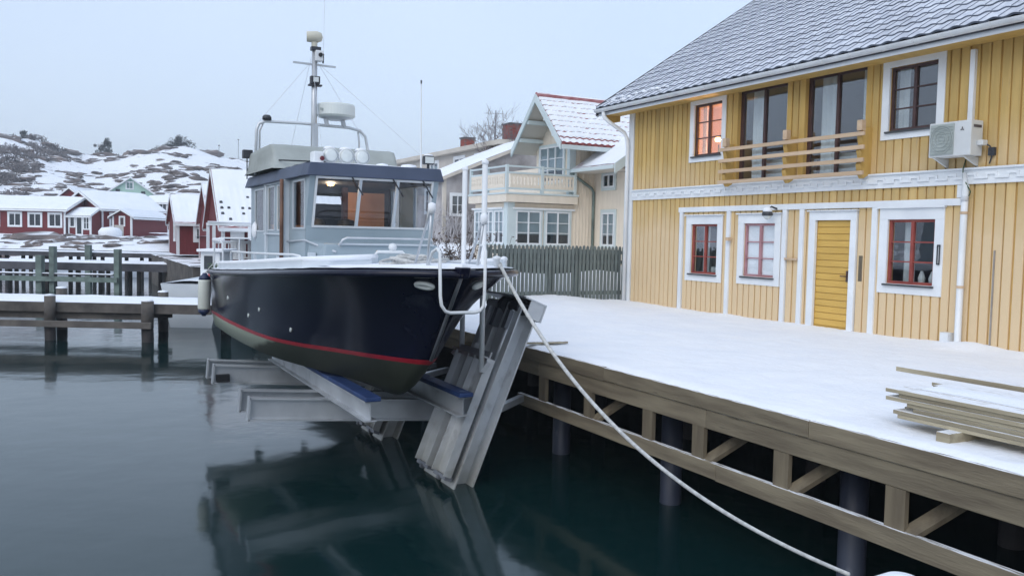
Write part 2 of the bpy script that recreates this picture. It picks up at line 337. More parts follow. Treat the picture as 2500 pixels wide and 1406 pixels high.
def tag(o, label, cat, group=None):
    o['label'] = label; o['category'] = cat
    if group: o['group'] = group
    return o
def inst(name, me, loc, parent, rot=None, scale=None):
    o = bpy.data.objects.new(name, me); C.objects.link(o); o.location = loc
    if rot: o.rotation_euler = rot
    if scale: o.scale = scale
    setpar(o, parent); return o
def box1(name, mats, parent, x0, x1, y0, y1, z0, z1, bevel=0): return MB().box(x0, x1, y0, y1, z0, z1).build(name, mats, parent, bevel=bevel)
def fbm(x, y, z=0, o=4, h=.9): return noise.fractal(V((x, y, z)), h, 2.0, o)
class Frame:            # a wall: s along it, z up, n outwards
    def __init__(s, o, sdir, ndir): s.o = V(o); s.S = V(sdir).normalized(); s.N = V(ndir).normalized()
    def P(s, a, z, n): return s.o+s.S*a+V((0, 0, z))+s.N*n
    def box(s, mb, s0, s1, z0, z1, n0, n1, m=0):
        return mb.hexa([s.P(s0, z0, n0), s.P(s1, z0, n0), s.P(s1, z0, n1), s.P(s0, z0, n1), s.P(s0, z1, n0), s.P(s1, z1, n0), s.P(s1, z1, n1), s.P(s0, z1, n1)], m)
def wall_sheet(mb, F, s0, s1, z0, z1, holes, depth=.14, m=0, n=0):
    ss = sorted({s0, s1, *[h[0] for h in holes], *[h[1] for h in holes]}); zs = sorted({z0, z1, *[h[2] for h in holes], *[h[3] for h in holes]})
    ss = [a for a in ss if s0 <= a <= s1]; zs = [a for a in zs if z0 <= a <= z1]
    for i in range(len(ss)-1):
        for j in range(len(zs)-1):
            cs = (ss[i]+ss[i+1])/2; cz = (zs[j]+zs[j+1])/2
            if any(h[0] < cs < h[1] and h[2] < cz < h[3] for h in holes): continue
            mb.add([F.P(ss[i], zs[j], n), F.P(ss[i+1], zs[j], n), F.P(ss[i+1], zs[j+1], n), F.P(ss[i], zs[j+1], n)], [(0, 1, 2, 3)], m)
    for (a, b, c, d) in holes:
        for (p, q) in (((a, c), (a, d)), ((b, c), (b, d)), ((a, c), (b, c)), ((a, d), (b, d))):
            mb.add([F.P(p[0], p[1], n), F.P(q[0], q[1], n), F.P(q[0], q[1], n-depth), F.P(p[0], p[1], n-depth)], [(0, 1, 2, 3)], m)
def window(F, parent, s0, s1, z0, z1, cols=2, rows=3, fm='white_paint', cm=None, cw=.15, gm='glass', rec=.05, fw_=.045, mull=.055, bar=.022,
           proud=.05, sill=None, split=None, panes=True, name='window', csides=True):
    """frame with bars (the part), a pane in every light, casing boards and sill as sub-parts"""
    mb = MB()
    nb, nf = -rec-.03, -rec+.02
    F.box(mb, s0, s1, z0, z0+fw_, nb, nf); F.box(mb, s0, s1, z1-fw_, z1, nb, nf)
    F.box(mb, s0, s0+fw_, z0+fw_, z1-fw_, nb, nf); F.box(mb, s1-fw_, s1, z0+fw_, z1-fw_, nb, nf)
    W = s1-s0-2*fw_; H = z1-z0-2*fw_
    ce = split or [i/cols for i in range(cols+1)]
    for c in ce[1:-1]:
        x = s0+fw_+W*c; F.box(mb, x-mull/2, x+mull/2, z0+fw_, z1-fw_, nb, nf+.004)
    for r in range(1, rows):
        z = z0+fw_+H*r/rows
        for i in range(len(ce)-1):
            a = s0+fw_+W*ce[i]+(mull/2 if i else 0); b_ = s0+fw_+W*ce[i+1]-(mull/2 if i < len(ce)-2 else 0)
            F.box(mb, a, b_, z-bar/2, z+bar/2, nb+.008, nf-.004)
    wo = mb.build(name, fm, parent)
    if panes:
        for i in range(len(ce)-1):
            for r in range(rows):
                a = s0+fw_+W*ce[i]; b_ = s0+fw_+W*ce[i+1]; c = z0+fw_+H*r/rows; d = z0+fw_+H*(r+1)/rows
                p = MB(); n = -rec-.012
                p.add([F.P(a, c, n), F.P(b_, c, n), F.P(b_, d, n), F.P(a, d, n)], [(0, 1, 2, 3)]); p.build('pane', gm, wo, recalc=False)
    if cm:
        t = proud
        for (a, b_, c, d) in ((s0-cw, s1+cw, z1, z1+cw+.02), (s0-cw, s1+cw, z0-cw, z0)):
            q = MB(); F.box(q, a, b_, c, d, 0, t); q.build('casing', cm, wo, bevel=.004)
        if csides:
            for (a, b_) in ((s0-cw, s0), (s1, s1+cw)):
                q = MB(); F.box(q, a, b_, z0, z1, 0, t-.003); q.build('casing', cm, wo, bevel=.004)
    if sill:
        q = MB(); F.box(q, s0-.03, s1+.03, z0-.035, z0-.005, -.02, proud+.045); q.build('sill', sill, wo)
    return wo
# ------------------------------------------------------------------ the setting
R0 = V((r0.x, r0.y, 0)).normalized(); F0 = V((fw.x, fw.y, 0)).normalized()
def L(u, d, z=0): return R0*u+F0*d+V((0, 0, z))           # far shore frame: u across, d away
WZ = -1.6
o = MB().add([(-900, -900, WZ), (1100, -900, WZ), (1100, 1100, WZ), (-900, 1100, WZ)], [(0, 1, 2, 3)]).build('water', 'water', recalc=False, kind='structure')
def lerp_tab(tab, x):
    if x <= tab[0][0]: return tab[0][1]
    for (a, b), (c, d) in zip(tab, tab[1:]):
        if x <= c:
            t = (x-a)/(c-a); t = t*t*(3-2*t); return b+(d-b)*t
    return tab[-1][1]
RIDGE = [(-260, 15), (-190, 27), (-150, 26), (-136, 25.2), (-128, 23.8), (-120, 21.5), (-112, 20), (-104, 20.6), (-99, 22.4), (-89, 23.2), (-82, 21.5), (-75, 19.8), (-70, 18.2), (-60, 13), (-49, 7), (-38, 4), (-10, 2.5), (150, 2)]
BASE = [(40, -4), (56, -1.8), (61, -.4), (66, .35), (72, .75), (80, .95), (95, 1.4), (110, 2.2), (140, 3.2)]
def th(u, d):
    z = lerp_tab(BASE, d)
    uu = u*230/max(d, 70)
    h = lerp_tab(RIDGE, uu)
    t = min(max((d-98)/(232-98), 0), 1); t = t*t*(3-2*t)*.55+t*.45
    z = z*(1-t)+h*t
    if d > 232: z -= (d-232)*.05
    a = min(max((d-60)/40, .12), 1)
    z += fbm(u*.035, d*.035, 3, 5)*(1.0+2.2*t)*a*(.35+.65*min(1, max(0, (d-90)/40)))+fbm(u*.16, d*.16, 9, 4)*(.20+.55*t)*a
    return z
US = [-270+i*2.0 for i in range(0, 176)]; DS = [46+j*1.0 for j in range(0, 60)]+[106+j*2.2 for j in range(0, 90)]
mb = MB()
mb.grid(lambda a, b: (lambda u, d: L(u, d, th(u, d)))(US[round(a*(len(US)-1))], DS[round(b*(len(DS)-1))]), len(US)-1, len(DS)-1)
hill = mb.build('hillside', 'terrain', smooth=True, recalc=False, kind='structure')
# make sure the sheet faces up
if hill.data.polygons[100].normal.z < 0: hill.data.flip_normals()

def rock_mesh(seed, sub=2):
    b = bmesh.new(); bmesh.ops.create_icosphere(b, subdivisions=sub, radius=1)
    for v in b.verts:
        k = 1+.35*noise.noise(v.co*1.1+V((seed*7, 0, 0)))+.18*noise.noise(v.co*2.6+V((0, seed*5, 0)))
        v.co = v.co*k; v.co.z *= .55
    me = bpy.data.meshes.new('rock'); b.to_mesh(me); b.free(); return me
RK = [rock_mesh(i) for i in range(6)]
for r_ in RK: r_.materials.append(MAT['rock_bare'])
rnd = random.Random(5)
spots = []
while len(spots) < 900:
    d = rnd.uniform(60, 77) if rnd.random() < .07 else rnd.uniform(106, 240)
    px = rnd.uniform(-40, 640); u = (px-1250)/2100*d
    if fbm(u*.05, d*.03, 21, 3) < -.12 and d > 90: continue
    s = rnd.uniform(.35, 1.0)*(1 if d < 90 else 1.1+1.0*(d-100)/130)
    if rnd.random() < .12 and d > 90: s *= 1.5
    spots.append((s/d, u, d, s))
spots.sort(reverse=True)
stuff = MB()
for i, (q, u, d, s) in enumerate(spots):
    me = RK[i % 6]; rz = rnd.uniform(0, 6.3); sc = (s*rnd.uniform(.9, 1.9), s*rnd.uniform(.6, 1.1), s*rnd.uniform(.45, .8))
    p = L(u, d, th(u, d)-s*.10)
    if i < 150: inst('rock', me, p, hill, (rnd.uniform(-.15, .15), rnd.uniform(-.15, .15), rz+YAW), sc)
    else:
        M = Matrix.Translation(p) @ Matrix.Rotation(rz, 4, 'Z') @ Matrix.Diagonal((*sc, 1))
        stuff.add([M @ v.co for v in me.vertices], [tuple(f.vertices) for f in me.polygons])
stuff.build('scattered_rocks', 'rock_bare', hill, recalc=False, kind='stuff')
# bare rock crags along the skyline
for (px, w_, h_) in ((325, 3.4, 1.9), (375, 3.8, 1.6), (345, 2.2, 1.6), (480, 3.2, 1.3), (520, 2.4, 1.1), (560, 2.0, .8), (25, 4, 1.8), (130, 3, 1.0), (590, 1.6, .8)):
    d = 230; u = (px-1250)/2100*d
    inst('rock', RK[px % 6], L(u, d, th(u, d)-.4), hill, (0, 0, px), (w_, w_*.8, h_))

# flat snowy ground of the land side, with its quay wall under the deck
mb = MB()
def gz(x, y):
    return .0+.05*fbm(x*.3, y*.3, 4)+max(0, min(1, (y-26)/8))*.6+.72*max(0, min(1, (y-18.35)/.35))
mb.grid(lambda a, b: (lambda x, y: (x, y, gz(x, y)))(6.2+a*54, 18.32+b*60), 60, 70)
g = mb.build('snowy_ground', 'snow', smooth=True, recalc=False, kind='structure')
if g.data.polygons[0].normal.z < 0: g.data.flip_normals()
mb = MB(); mb.box(10.6, 12.2, -6, 18.3, -3, -.12); mb.box(6.25, 62, 18.3, 19.0, -3, -.1); mb.box(6.25, 6.9, 19.0, 78, -3, -.1); mb.build('quay_wall', 'quay_stone', kind='structure')
# ------------------------------------------------------------------ yellow house
HX, HY0, HY1 = 12.48, 1.5, 17.75
ho = thing('yellow_house', 'large yellow timber house with white trim and snow dusted tile roof on the deck', 'house', (HX, 10, 0))
FH = Frame((HX, 0, 0), (0, -1, 0), (-1, 0, 0))       # s = -y
lw = [(14.42, 15.30, .88, 1.97), (12.73, 13.61, .90, 1.98), (9.2, 10.1, .95, 2.03)]      # lower windows y0,y1,z0,z1
uw = [(14.40, 15.32, 3.47, 4.60), (9.28, 10.19, 3.52, 4.59)]
fd = [(12.52, 13.90, 2.83, 4.74), (10.66, 12.06, 2.83, 4.74)]
door = (10.87, 11.68, -.03, 2.03)
holes = [(-b, -a, c, d) for (a, b, c, d) in lw+uw+fd+[door]]
PIT = .665; EX, EZ = 11.88, 4.86; RX = 17.4; RZ = EZ+(RX-EX)*PIT
mb = MB()
wall_sheet(mb, FH, -HY1, -HY0, -.3, 5.24, holes, .14)
zt = lambda x: EZ+(x-EX)*PIT-.12
for y in (HY1, HY0):
    mb.add([(HX, y, -.3), (RX*2-HX, y, -.3), (RX*2-HX, y, zt(HX)), (RX, y, zt(RX)), (HX, y, zt(HX))], [(0, 1, 2, 3, 4)])
mb.add([(RX*2-HX, HY0, -.3), (RX*2-HX, HY1, -.3), (RX*2-HX, HY1, 5.2), (RX*2-HX, HY0, 5.2)], [(0, 1, 2, 3)])
mb.build('wall', 'yellow_wall', ho, recalc=False)
# dark rooms behind the glass
mb = MB()
def room(mb, y0, y1, z0, z1, xb=14.6):
    x0 = HX+.15
    mb.add([(xb, y0, z0), (xb, y1, z0), (xb, y1, z1), (xb, y0, z1)], [(0, 1, 2, 3)])
    for y in (y0, y1): mb.add([(x0, y, z0), (xb, y, z0), (xb, y, z1), (x0, y, z1)], [(0, 1, 2, 3)])
    for z in (z0, z1): mb.add([(x0, y0, z), (xb, y0, z), (xb, y1, z), (x0, y1, z)], [(0, 1, 2, 3)])
room(mb, 1.7, 17.6, 0, 2.6); room(mb, 1.7, 14.1, 2.75, 4.95)
mb.build('interior', 'room', ho, recalc=False)
mb = MB(); room(mb, 14.12, 17.6, 2.75, 4.95); mb.build('lit_room', 'room_warm', ho, recalc=False)
# cladding boards, one object each
BW, BP = .140, .167
def boards(z0, z1, tname):
    cache = {}
    y = HY1-.18-BW/2
    while y > HY0+.1:
        iv = [(z0, z1)]
        for (a, b, c, d) in lw+uw+fd+[door]:
            if y+BW/2 > a and y-BW/2 < b:
                nv = []
                for (p, q) in iv:
                    if d <= p or c >= q: nv.append((p, q))
                    else:
                        if c-p > .03: nv.append((p, c))
                        if q-d > .03: nv.append((d, q))
                iv = nv
        for (p, q) in iv:
            k = (round(p, 2), round(q, 2))
            if k not in cache:
                m_ = MB(); c = .006
                m_.add([(0, -BW/2, p), (0, BW/2, p), (-.026+c, BW/2, p), (-.028, BW/2-c, p), (-.028, -BW/2+c, p), (-.026+c, -BW/2, p),
                        (0, -BW/2, q), (0, BW/2, q), (-.026+c, BW/2, q), (-.028, BW/2-c, q), (-.028, -BW/2+c, q), (-.026+c, -BW/2, q)],
                       [(0, 1, 2, 3, 4, 5), (11, 10, 9, 8, 7, 6)]+[(i, (i+1) % 6, 6+(i+1) % 6, 6+i) for i in range(1, 6)])
                cache[k] = m_.mesh('board', 'yellow_board')
            inst('board', cache[k], (HX-random.uniform(0, .004), y+random.uniform(-.004, .004), 0), ho)
        y -= BP
boards(-.05, 2.575, 'l'); boards(2.80, 4.97, 'u')
# belt with key pattern
box1('belt_board', 'white_paint', ho, HX-.062, HX-.001, HY0, HY1-.16, 2.565, 2.80)
box1('belt_board', 'white_paint', ho, HX-.095, HX-.063, HY0, HY1-.16, 2.785, 2.815)
km = MB()
for (a, b, c, d) in ((0, .15, 2.70, 2.735), (.115, .15, 2.64, 2.70), (.15, .30, 2.64, 2.675)): km.box(-.024, 0, a, b, c, d)
for (a, b, c, d) in ((.30, .333, 2.64, 2.735),): km.box(-.022, 0, a, b, c, d)
kme = km.mesh('key_relief', 'white_paint')
y = HY1-.55
while y > HY0+.3:
    inst('key_relief', kme, (HX-.063, y, 0), ho); y -= .333
# lower trim frame
def yb(name, m_, y0, y1, z0, z1, t=.06, x=HX): return box1(name, m_, ho, x-t, x-.001, y0, y1, z0, z1, bevel=.004)
yb('trim_rail', 'white_paint', 8.72, 15.72, 2.24, 2.35, .075)
for y in (15.63, 14.06, 12.46, 12.02, 10.36): yb('trim_post', 'white_paint', y-.055, y+.055, -.02, 2.239, .07)
yb('trim_post', 'white_paint', 8.74, 8.84, 2.36, 2.564, .05)
yb('corner_board', 'white_paint', HY1-.16, HY1+.035, -.1, 4.98, .055)
box1('corner_board', 'white_paint', ho, HX, HX+.15, HY1+.002, HY1+.035, -.1, 4.98)
# windows
def curt(parent, y0, y1, z0, z1, x, m_='curtain', amp=.03, k=60):
    mb = MB(); n = max(6, int((y1-y0)*40))
    mb.grid(lambda a, b: (x+amp*math.sin(a*(y1-y0)*k+.6*math.sin(a*9)), y0+a*(y1-y0), z0+b*(z1-z0)), n, 2)
    return mb.build('curtain', m_, parent, smooth=True, recalc=False)
def hw(t, cols, rows, fm, cm, **kw): return window(FH, ho, -t[1], -t[0], t[2], t[3], cols, rows, fm, cm, **kw)
w1 = hw(lw[0], 2, 3, 'red_frame', 'white_paint', sill='dark_sill', rec=.03, cw=.165)
w2 = hw(lw[1], 2, 3, 'pink_frame', 'white_paint', sill='dark_sill', rec=.03, cw=.165)
w3 = hw(lw[2], 2, 3, 'red_frame', 'white_paint', sill='dark_sill', rec=.03, cw=.165)
for t in lw: yb('drip_board', 'white_paint', t[0]-.19, t[1]+.19, t[3]+.186, t[3]+.21, .10)
for t, w_ in ((lw[0], w1), (lw[2], w3)):
    curt(w_, t[1]-.38, t[1]-.14, t[2], t[3], HX+.2); curt(w_, t[0]+.02, t[0]+.10, t[2], t[3], HX+.2)
MB().box(HX+.058, HX+.066, lw[1][0], lw[1][1], lw[1][2], lw[1][3]).build('blind', 'blind', w2)
# things on the sill inside
for (y, z, r) in ((14.62, 1.0, .06), (14.75, .98, .05)): MB().lathe([(r*.7, 0), (r, .1), (r*.8, .16)], (HX+.16, y, .88), n=10).build('sill_pot', 'curtain', w1)
for y in (9.35, 9.55): MB().lathe([(.05, 0), (.06, .1), (.02, .22)], (HX+.16, y, .96), n=10).build('sill_pot', 'curtain', w3)
u1 = hw(uw[0], 2, 3, 'brown_frame', 'white_paint', sill='dark_sill', rec=.04, cw=.13)
u2 = hw(uw[1], 2, 3, 'brown_frame', 'white_paint', sill='dark_sill', rec=.04, cw=.14)
curt(u1, uw[0][1]-.16, uw[0][1]-.03, uw[0][2], uw[0][3], HX+.2, 'room_warm')
curt(u2, uw[1][1]-.22, uw[1][1]-.03, uw[1][2], uw[1][3], HX+.2)
for t in fd:
    f = hw(t, 2, 1, 'brown_frame', None, rec=.06, fw_=.075, mull=.06, name='glass_door')
    curt(f, t[1]-.55, t[1]-.12, t[2]+.05, t[3], HX+.24, k=48, amp=.035); curt(f, t[0]+.04, t[0]+.30, t[2]+.05, t[3], HX+.24, k=48)
    a, b, c, d = t
    for (y0, y1, z0, z1) in ((b, b+.12, 2.82, d), (a-.12, a, 2.82, d), (a-.12, b+.12, d, d+.17)): yb('door_surround', 'yellow_trim', y0, y1, z0, z1, .05)
    # pale things seen low inside
    MB().box(HX+.5, HX+.9, t[0]+.1, t[1]-.2, 2.8, 3.3).build('bench', 'curtain', f)
# door
do = MB(); do.box(HX+.03, HX+.07, door[0], door[1], door[2], door[3]); do = do.build('door', 'yellow_door', ho)
nb = 17
for i in range(nb):
    z0 = door[2]+i*(door[3]-door[2])/nb; z1 = door[2]+(i+1)*(door[3]-door[2])/nb-.012
    MB().box(HX+.008, HX+.029, door[0]+.005, door[1]-.005, z0, z1).build('plank', 'yellow_door', do)
q = MB(); q.box(HX-.03, HX+.005, door[0]+.05, door[0]+.08, .92, 1.12); q.beam((HX-.05, door[0]+.065, 1.02), (HX-.05, door[0]+.19, 1.02), .02, .02); q.box(HX-.06, HX+.005, door[0]+.055, door[0]+.075, 1.01, 1.03); q.build('handle', 'brown_frame', do)
for (y0, y1, z0, z1) in ((door[1], door[1]+.15, -.02, door[3]), (door[0]-.13, door[0], -.02, door[3]), (door[0]-.13, door[1]+.15, door[3], 2.19)): yb('door_casing', 'white_paint', y0, y1, z0, z1, .065)
yb('drip_board', 'white_paint', door[0]-.16, door[1]+.18, 2.192, 2.215, .11)
# balcony rail in front of the glass doors
br = ho
for y in (14.0, 12.30, 10.56):
    q = MB(); q.prism([(HX-.03, y-.05, 3.62), (HX-.18, y-.05, 3.62), (HX-.30, y-.05, 3.50), (HX-.25, y-.05, 3.30), (HX-.30, y-.05, 3.22), (HX-.25, y-.05, 3.05), (HX-.30, y-.05, 2.98), (HX-.26, y-.05, 2.82), (HX-.20, y-.05, 2.74), (HX-.03, y-.05, 2.83)], (0, .10, 0)); q.build('rail_bracket', 'yellow_trim', ho)
    MB().box(HX-.30, HX-.20, y-.052, y+.052, 3.56, 3.74).build('rail_post', 'raw_wood', ho)
for z in (3.50, 3.27, 3.05, 2.83): MB().box(HX-.345, HX-.303, 10.42, 14.12, z-.035, z+.035).build('rail', 'raw_wood', ho, bevel=.006)
# roof: deck, soffit, gutter, tiles
yv = HY1+.66; y_r = HY0-.6
q = MB()
q.hexa([(EX, y_r, EZ-.14), (RX, y_r, RZ-.14), (RX, yv, RZ-.14), (EX, yv, EZ-.14), (EX, y_r, EZ-.02), (RX, y_r, RZ-.02), (RX, yv, RZ-.02), (EX, yv, EZ-.02)])
q.hexa([(2*RX-EX, y_r, EZ-.14), (RX+.003, y_r, RZ-.14), (RX+.003, yv, RZ-.14), (2*RX-EX, yv, EZ-.14), (2*RX-EX, y_r, EZ-.02), (RX+.003, y_r, RZ-.02), (RX+.003, yv, RZ-.02), (2*RX-EX, yv, EZ-.02)])
roof = q.build('roof', 'dark_board', ho)
# one curved tile, shared
TW, TL = .30, .345
ang = math.atan(PIT)
def tile_mesh():
    m_ = MB(); prof = []
    for i in range(9):
        t = i/8; prof.append((t*TW, .014*math.sin(t*2*math.pi)+.014))
    n = len(prof)
    top = [(0, a, h+.028) for a, h in prof]+[(TL+.03, a, h+.002) for a, h in prof]
    m_.add(top, [(i, n+i, n+i+1, i+1) for i in range(n-1)], 0)
    fr = [(0, a, h+.028) for a, h in prof]+[(.004, a, h-.005) for a, h in prof]
    m_.add(fr, [(i, i+1, n+i+1, n+i) for i in range(n-1)], 1)
    sd = [(0, 0, .056), (TL, 0, .03), (TL, 0, 0), (0, 0, 0.02)]; m_.add(sd, [(0, 1, 2, 3)], 1)
    me = m_.mesh('roof_tile', ['tile_snowed', 'tile'], recalc=False); me.polygons.foreach_set('use_smooth', [i < n-1 for i in range(len(me.polygons))]); return me
tme = tile_mesh()
tl = []
ncol = int((yv-y_r)/TW); nrow = int((RX-EX)/math.cos(ang)/TL)
for r_ in range(nrow):
    for c in range(ncol):
        s = r_*TL-.03; x = EX+s*math.cos(ang); z = EZ+s*math.sin(ang); y = yv-(c+1)*TW
        dd = (x*x+y*y+(z-1.6)**2)
        vis = 0 if (y < 6.0) else 1
        tl.append((-vis, dd, x, y, z))
tl.sort()
rest = MB(); co, sn = math.cos(ang), math.sin(ang)
for i, (vv, dd, x, y, z) in enumerate(tl):
    if i < 300: inst('roof_tile', tme, (x, y, z), roof, (0, -ang, 0))
    else:
        dx = random.uniform(-.006, .006)
        pts = [(x+v.co.x*co-v.co.z*sn+dx, y+v.co.y, z+v.co.x*sn+v.co.z*co) for v in tme.vertices]
        o_ = len(rest.v); rest.v += pts
        for p in tme.polygons: rest.f.append(tuple(k+o_ for k in p.vertices)); rest.m.append(p.material_index)
rest.build('roof_tiles', ['tile_snowed', 'tile'], roof, recalc=False, kind='stuff')
q = MB()
for c in range(int((yv-y_r)/.4)): q.tube([(RX, yv-c*.4, RZ+.06), (RX, yv-c*.4-.42, RZ+.045)], .11, 10)
q.build('ridge_tiles', 'tile_snowed', roof, kind='stuff')
# verge board, gutter, fascia
q = MB(); q.hexa([(EX-.02, yv+.002, EZ-.20), (RX, yv+.002, RZ-.20), (RX, yv+.035, RZ-.20), (EX-.02, yv+.035, EZ-.20), (EX-.02, yv+.002, EZ+.05), (RX, yv+.002, RZ+.05), (RX, yv+.035, RZ+.05), (EX-.02, yv+.035, EZ+.05)]); q.build('verge_board', 'dark_board', roof)
q = MB(); q.hexa([(EX+.03, yv+.036, EZ-.22), (RX, yv+.036, RZ-.22), (RX, yv+.06, RZ-.22), (EX+.03, yv+.06, EZ-.22), (EX+.03, yv+.036, EZ-.06), (RX, yv+.036, RZ-.06), (RX, yv+.06, RZ-.06), (EX+.03, yv+.06, EZ-.06)]); q.build('verge_board', 'white_paint', roof)
def gutter_prof():
    return [(.075*math.cos(a)-.075, .075*math.sin(a)) for a in [math.pi+i*math.pi/8 for i in range(9)]]
gp = gutter_prof(); GX, GZ = EX+.035, EZ-.045
pts = [(GX+a, yv, GZ+b) for a, b in gp]+[(GX+a*.93-.005, yv, GZ+b*.93) for a, b in reversed(gp)]
MB().prism(pts, (0, y_r-yv, 0)).build('gutter', 'gutter_white', ho)
MB().box(EX+.036, EX+.06, y_r, yv-.01, EZ-.20, EZ-.03).build('fascia_board', 'white_paint', ho)
MB().box(EX+.061, HX-.03, y_r, yv-.01, EZ-.17, EZ-.15).build('soffit', 'yellow_trim', ho)
y = yv-.5
hm = MB(); hm.prism([(GX+a*1.06, 0, GZ+b*1.08) for a, b in gp]+[(GX+a*1.0, 0, GZ+b*1.0) for a, b in reversed(gp)], (0, .025, 0)); hme = hm.mesh('gutter_bracket', 'gutter_white')
while y > y_r+.3: inst('gutter_bracket', hme, (0, y, 0), ho); y -= .62
# rafter ends at the far gable corner
q = MB(); q.prism([(EX+.10, yv-.05, EZ-.16), (HX, yv-.05, EZ-.16), (HX, yv-.05, EZ-.30), (EX+.32, yv-.05, EZ-.36), (EX+.24, yv-.05, EZ-.28), (EX+.16, yv-.05, EZ-.27)], (0, -.10, 0)); q.build('rafter_end', 'yellow_trim', ho)
# snow clods sliding on the eave end
q = MB()
for i in range(26):
    y = yv-.25-i*.09-random.random()*.05; s = random.uniform(0, .35); r_ = random.uniform(.03, .075)
    x = EX+.02+s; z = EZ+.06+s*PIT
    q.lathe([(0, -r_*.5), (r_, -r_*.2), (r_*.9, r_*.3), (0, r_*.6)], (x, y, z), n=7)
q.build('snow_clods', 'snow', roof, smooth=True, kind='stuff')
# downpipes
MB().tube([(GX-.075, HY1+.32, EZ-.13), (GX-.07, HY1+.30, EZ-.24), (GX+.02, HY1+.24, EZ-.36), (HX-.16, HY1+.07, EZ-.64), (HX-.12, HY1+.02, EZ-.78), (HX-.12, HY1-.02, EZ-1.0), (HX-.12, HY1-.02, .05)], .05, 10).build('downpipe', 'white_plain', ho, smooth=True)
MB().tube([(HX-.10, 8.66, 2.55), (HX-.11, 8.66, 2.0), (HX-.11, 8.66, .12), (HX-.2, 8.66, .03)], .052, 10).build('downpipe', 'white_plain', ho, smooth=True)
MB().tube([(HX-.10, 8.69, 2.74), (HX-.10, 8.66, 2.42), (HX-.115, 8.66, 2.3)], [.03, .045, .06], 10).build('downpipe', 'gutter_white', ho, smooth=True)
for z in (.95, 2.1): MB().tube([(HX-.11, 8.66, z), (HX-.11, 8.66, z+.04)], .062, 10).build('pipe_clip', 'raw_wood', ho)
MB().box(HX-.18, HX-.03, 8.78, 8.92, 0, .24).build('pipe_boot', 'white_plain', ho)
MB().box(HX-.05, HX-.03, 8.165, 8.185, .02, 1.55).build('cable_strip', 'strip_grey', ho)
# small fittings on the lower wall
yb('shelf', 'raw_wood', 12.08, 12.40, 1.27, 1.31, .10); MB().box(HX-.16, HX-.07, 13.93, 14.04, 1.62, 1.69).build('socket', 'raw_wood', ho)
yb('worn_patch', 'timber_v', 10.60, 10.68, .95, 1.4, .035)
q = MB(); q.box(HX-.075, HX-.055, 9.075, 9.085, 1.3, 1.62); q.box(HX-.075, HX-.055, 9.115, 9.125, 1.3, 1.62); q.box(HX-.075, HX-.055, 9.075, 9.125, 1.6, 1.62); q.box(HX-.075, HX-.055, 9.075, 9.125, 1.3, 1.32); q.build('thermometer', 'dark_metal', ho)
# cable hanging over the belt
MB().tube([(HX-.07, 8.70, 2.95), (HX-.10, 8.72, 2.80), (HX-.12, 8.70, 2.66), (HX-.12, 8.62, 2.54), (HX-.12, 8.56, 2.44), (HX-.10, 8.60, 2.38)], .009, 6).build('cable', 'plant_green', ho)
# ------------------------------------------------------------------ things fixed on the house
ac = thing('air_conditioner', 'white outdoor air conditioning unit with round fan grille bracketed to the yellow wall', 'air conditioner', (12.2, 8.95, 2.98))
MB().box(12.10, 12.38, 8.42, 9.13, 2.98, 3.51).build('casing', 'ac_white', ac, bevel=.012)
MB().box(12.085, 12.099, 8.70, 9.10, 3.01, 3.48).build('grille_panel', 'ac_grille', ac)
for i in range(9):
    z = 3.03+i*.05; MB().box(12.075, 12.084, 8.71, 9.09, z, z+.008).build('grille_bar', 'ac_grille', ac)
q = MB()
for r_ in (.06, .12, .18, .215):
    q.tube([(12.073, 8.90+r_*.9*math.cos(a), 3.245+r_*math.sin(a)) for a in [i*math.pi/12 for i in range(25)]], .005, 5)
q.build('fan_guard', 'ac_grille', ac)
q = MB(); lc = V((12.094, 8.565, 3.38)); sgm = .036
for k in range(3):
    a = math.pi/2+k*2*math.pi/3; d1 = V((0, -math.cos(a), math.sin(a))); p1 = V((0, -math.sin(a), -math.cos(a)))
    q.prism([lc, lc+d1*sgm*.5+p1*sgm*.29, lc+d1*sgm, lc+d1*sgm*.5-p1*sgm*.29], (-.002, 0, 0))
q.build('logo', 'logo_dark', ac)
MB().box(12.15, 12.33, 8.412, 8.419, 3.40, 3.44).build('vent', 'logo_dark', ac)
MB().box(12.24, 12.36, 8.32, 8.419, 3.13, 3.21).build('valve_cover', 'ac_white', ac, bevel=.01)
for y in (8.52, 9.02):
    q = MB(); q.prism([(12.08, y, 2.975), (HX-.03, y, 2.975), (HX-.03, y, 2.83), (12.40, y, 2.85)], (0, .03, 0)); q.build('bracket', 'ac_white', ac)
MB().box(HX-.09, HX-.029, 8.62, 8.70, 3.515, 4.62).build('pipe_duct', 'white_plain', ac)
q = MB(); q.tube([(12.3, 8.36, 3.17), (12.38, 8.30, 3.12), (12.42, 8.28, 3.0), (12.42, 8.32, 2.86)], .012, 6); q.box(12.40, HX-.03, 8.24, 8.34, 2.98, 3.10); q.build('hose', 'dark_metal', ac)
la = thing('wall_lamp', 'snow capped dark outdoor lamp above the pale blind window', 'lamp', (HX-.1, 12.72, 2.2))
MB().tube([(HX-.07, 12.66, 2.26), (HX-.2, 12.68, 2.30), (HX-.26, 12.72, 2.24)], .018, 6).build('arm', 'dark_metal', la)
MB().lathe([(.03, .09), (.09, .04), (.11, -.03), (.10, -.05)], (HX-.26, 12.72, 2.17), n=14).build('shade', 'dark_metal', la, smooth=True)
MB().lathe([(.0, -.13), (.05, -.11), (.085, -.06), (.09, 0)], (HX-.26, 12.72, 2.17), n=14).build('globe', 'lamp_glass', la, smooth=True)
MB().lathe([(.095, .02), (.08, .09), (.03, .125), (0, .13)], (HX-.26, 12.72, 2.17), n=14).build('snow_cap', 'snow', la, smooth=True)
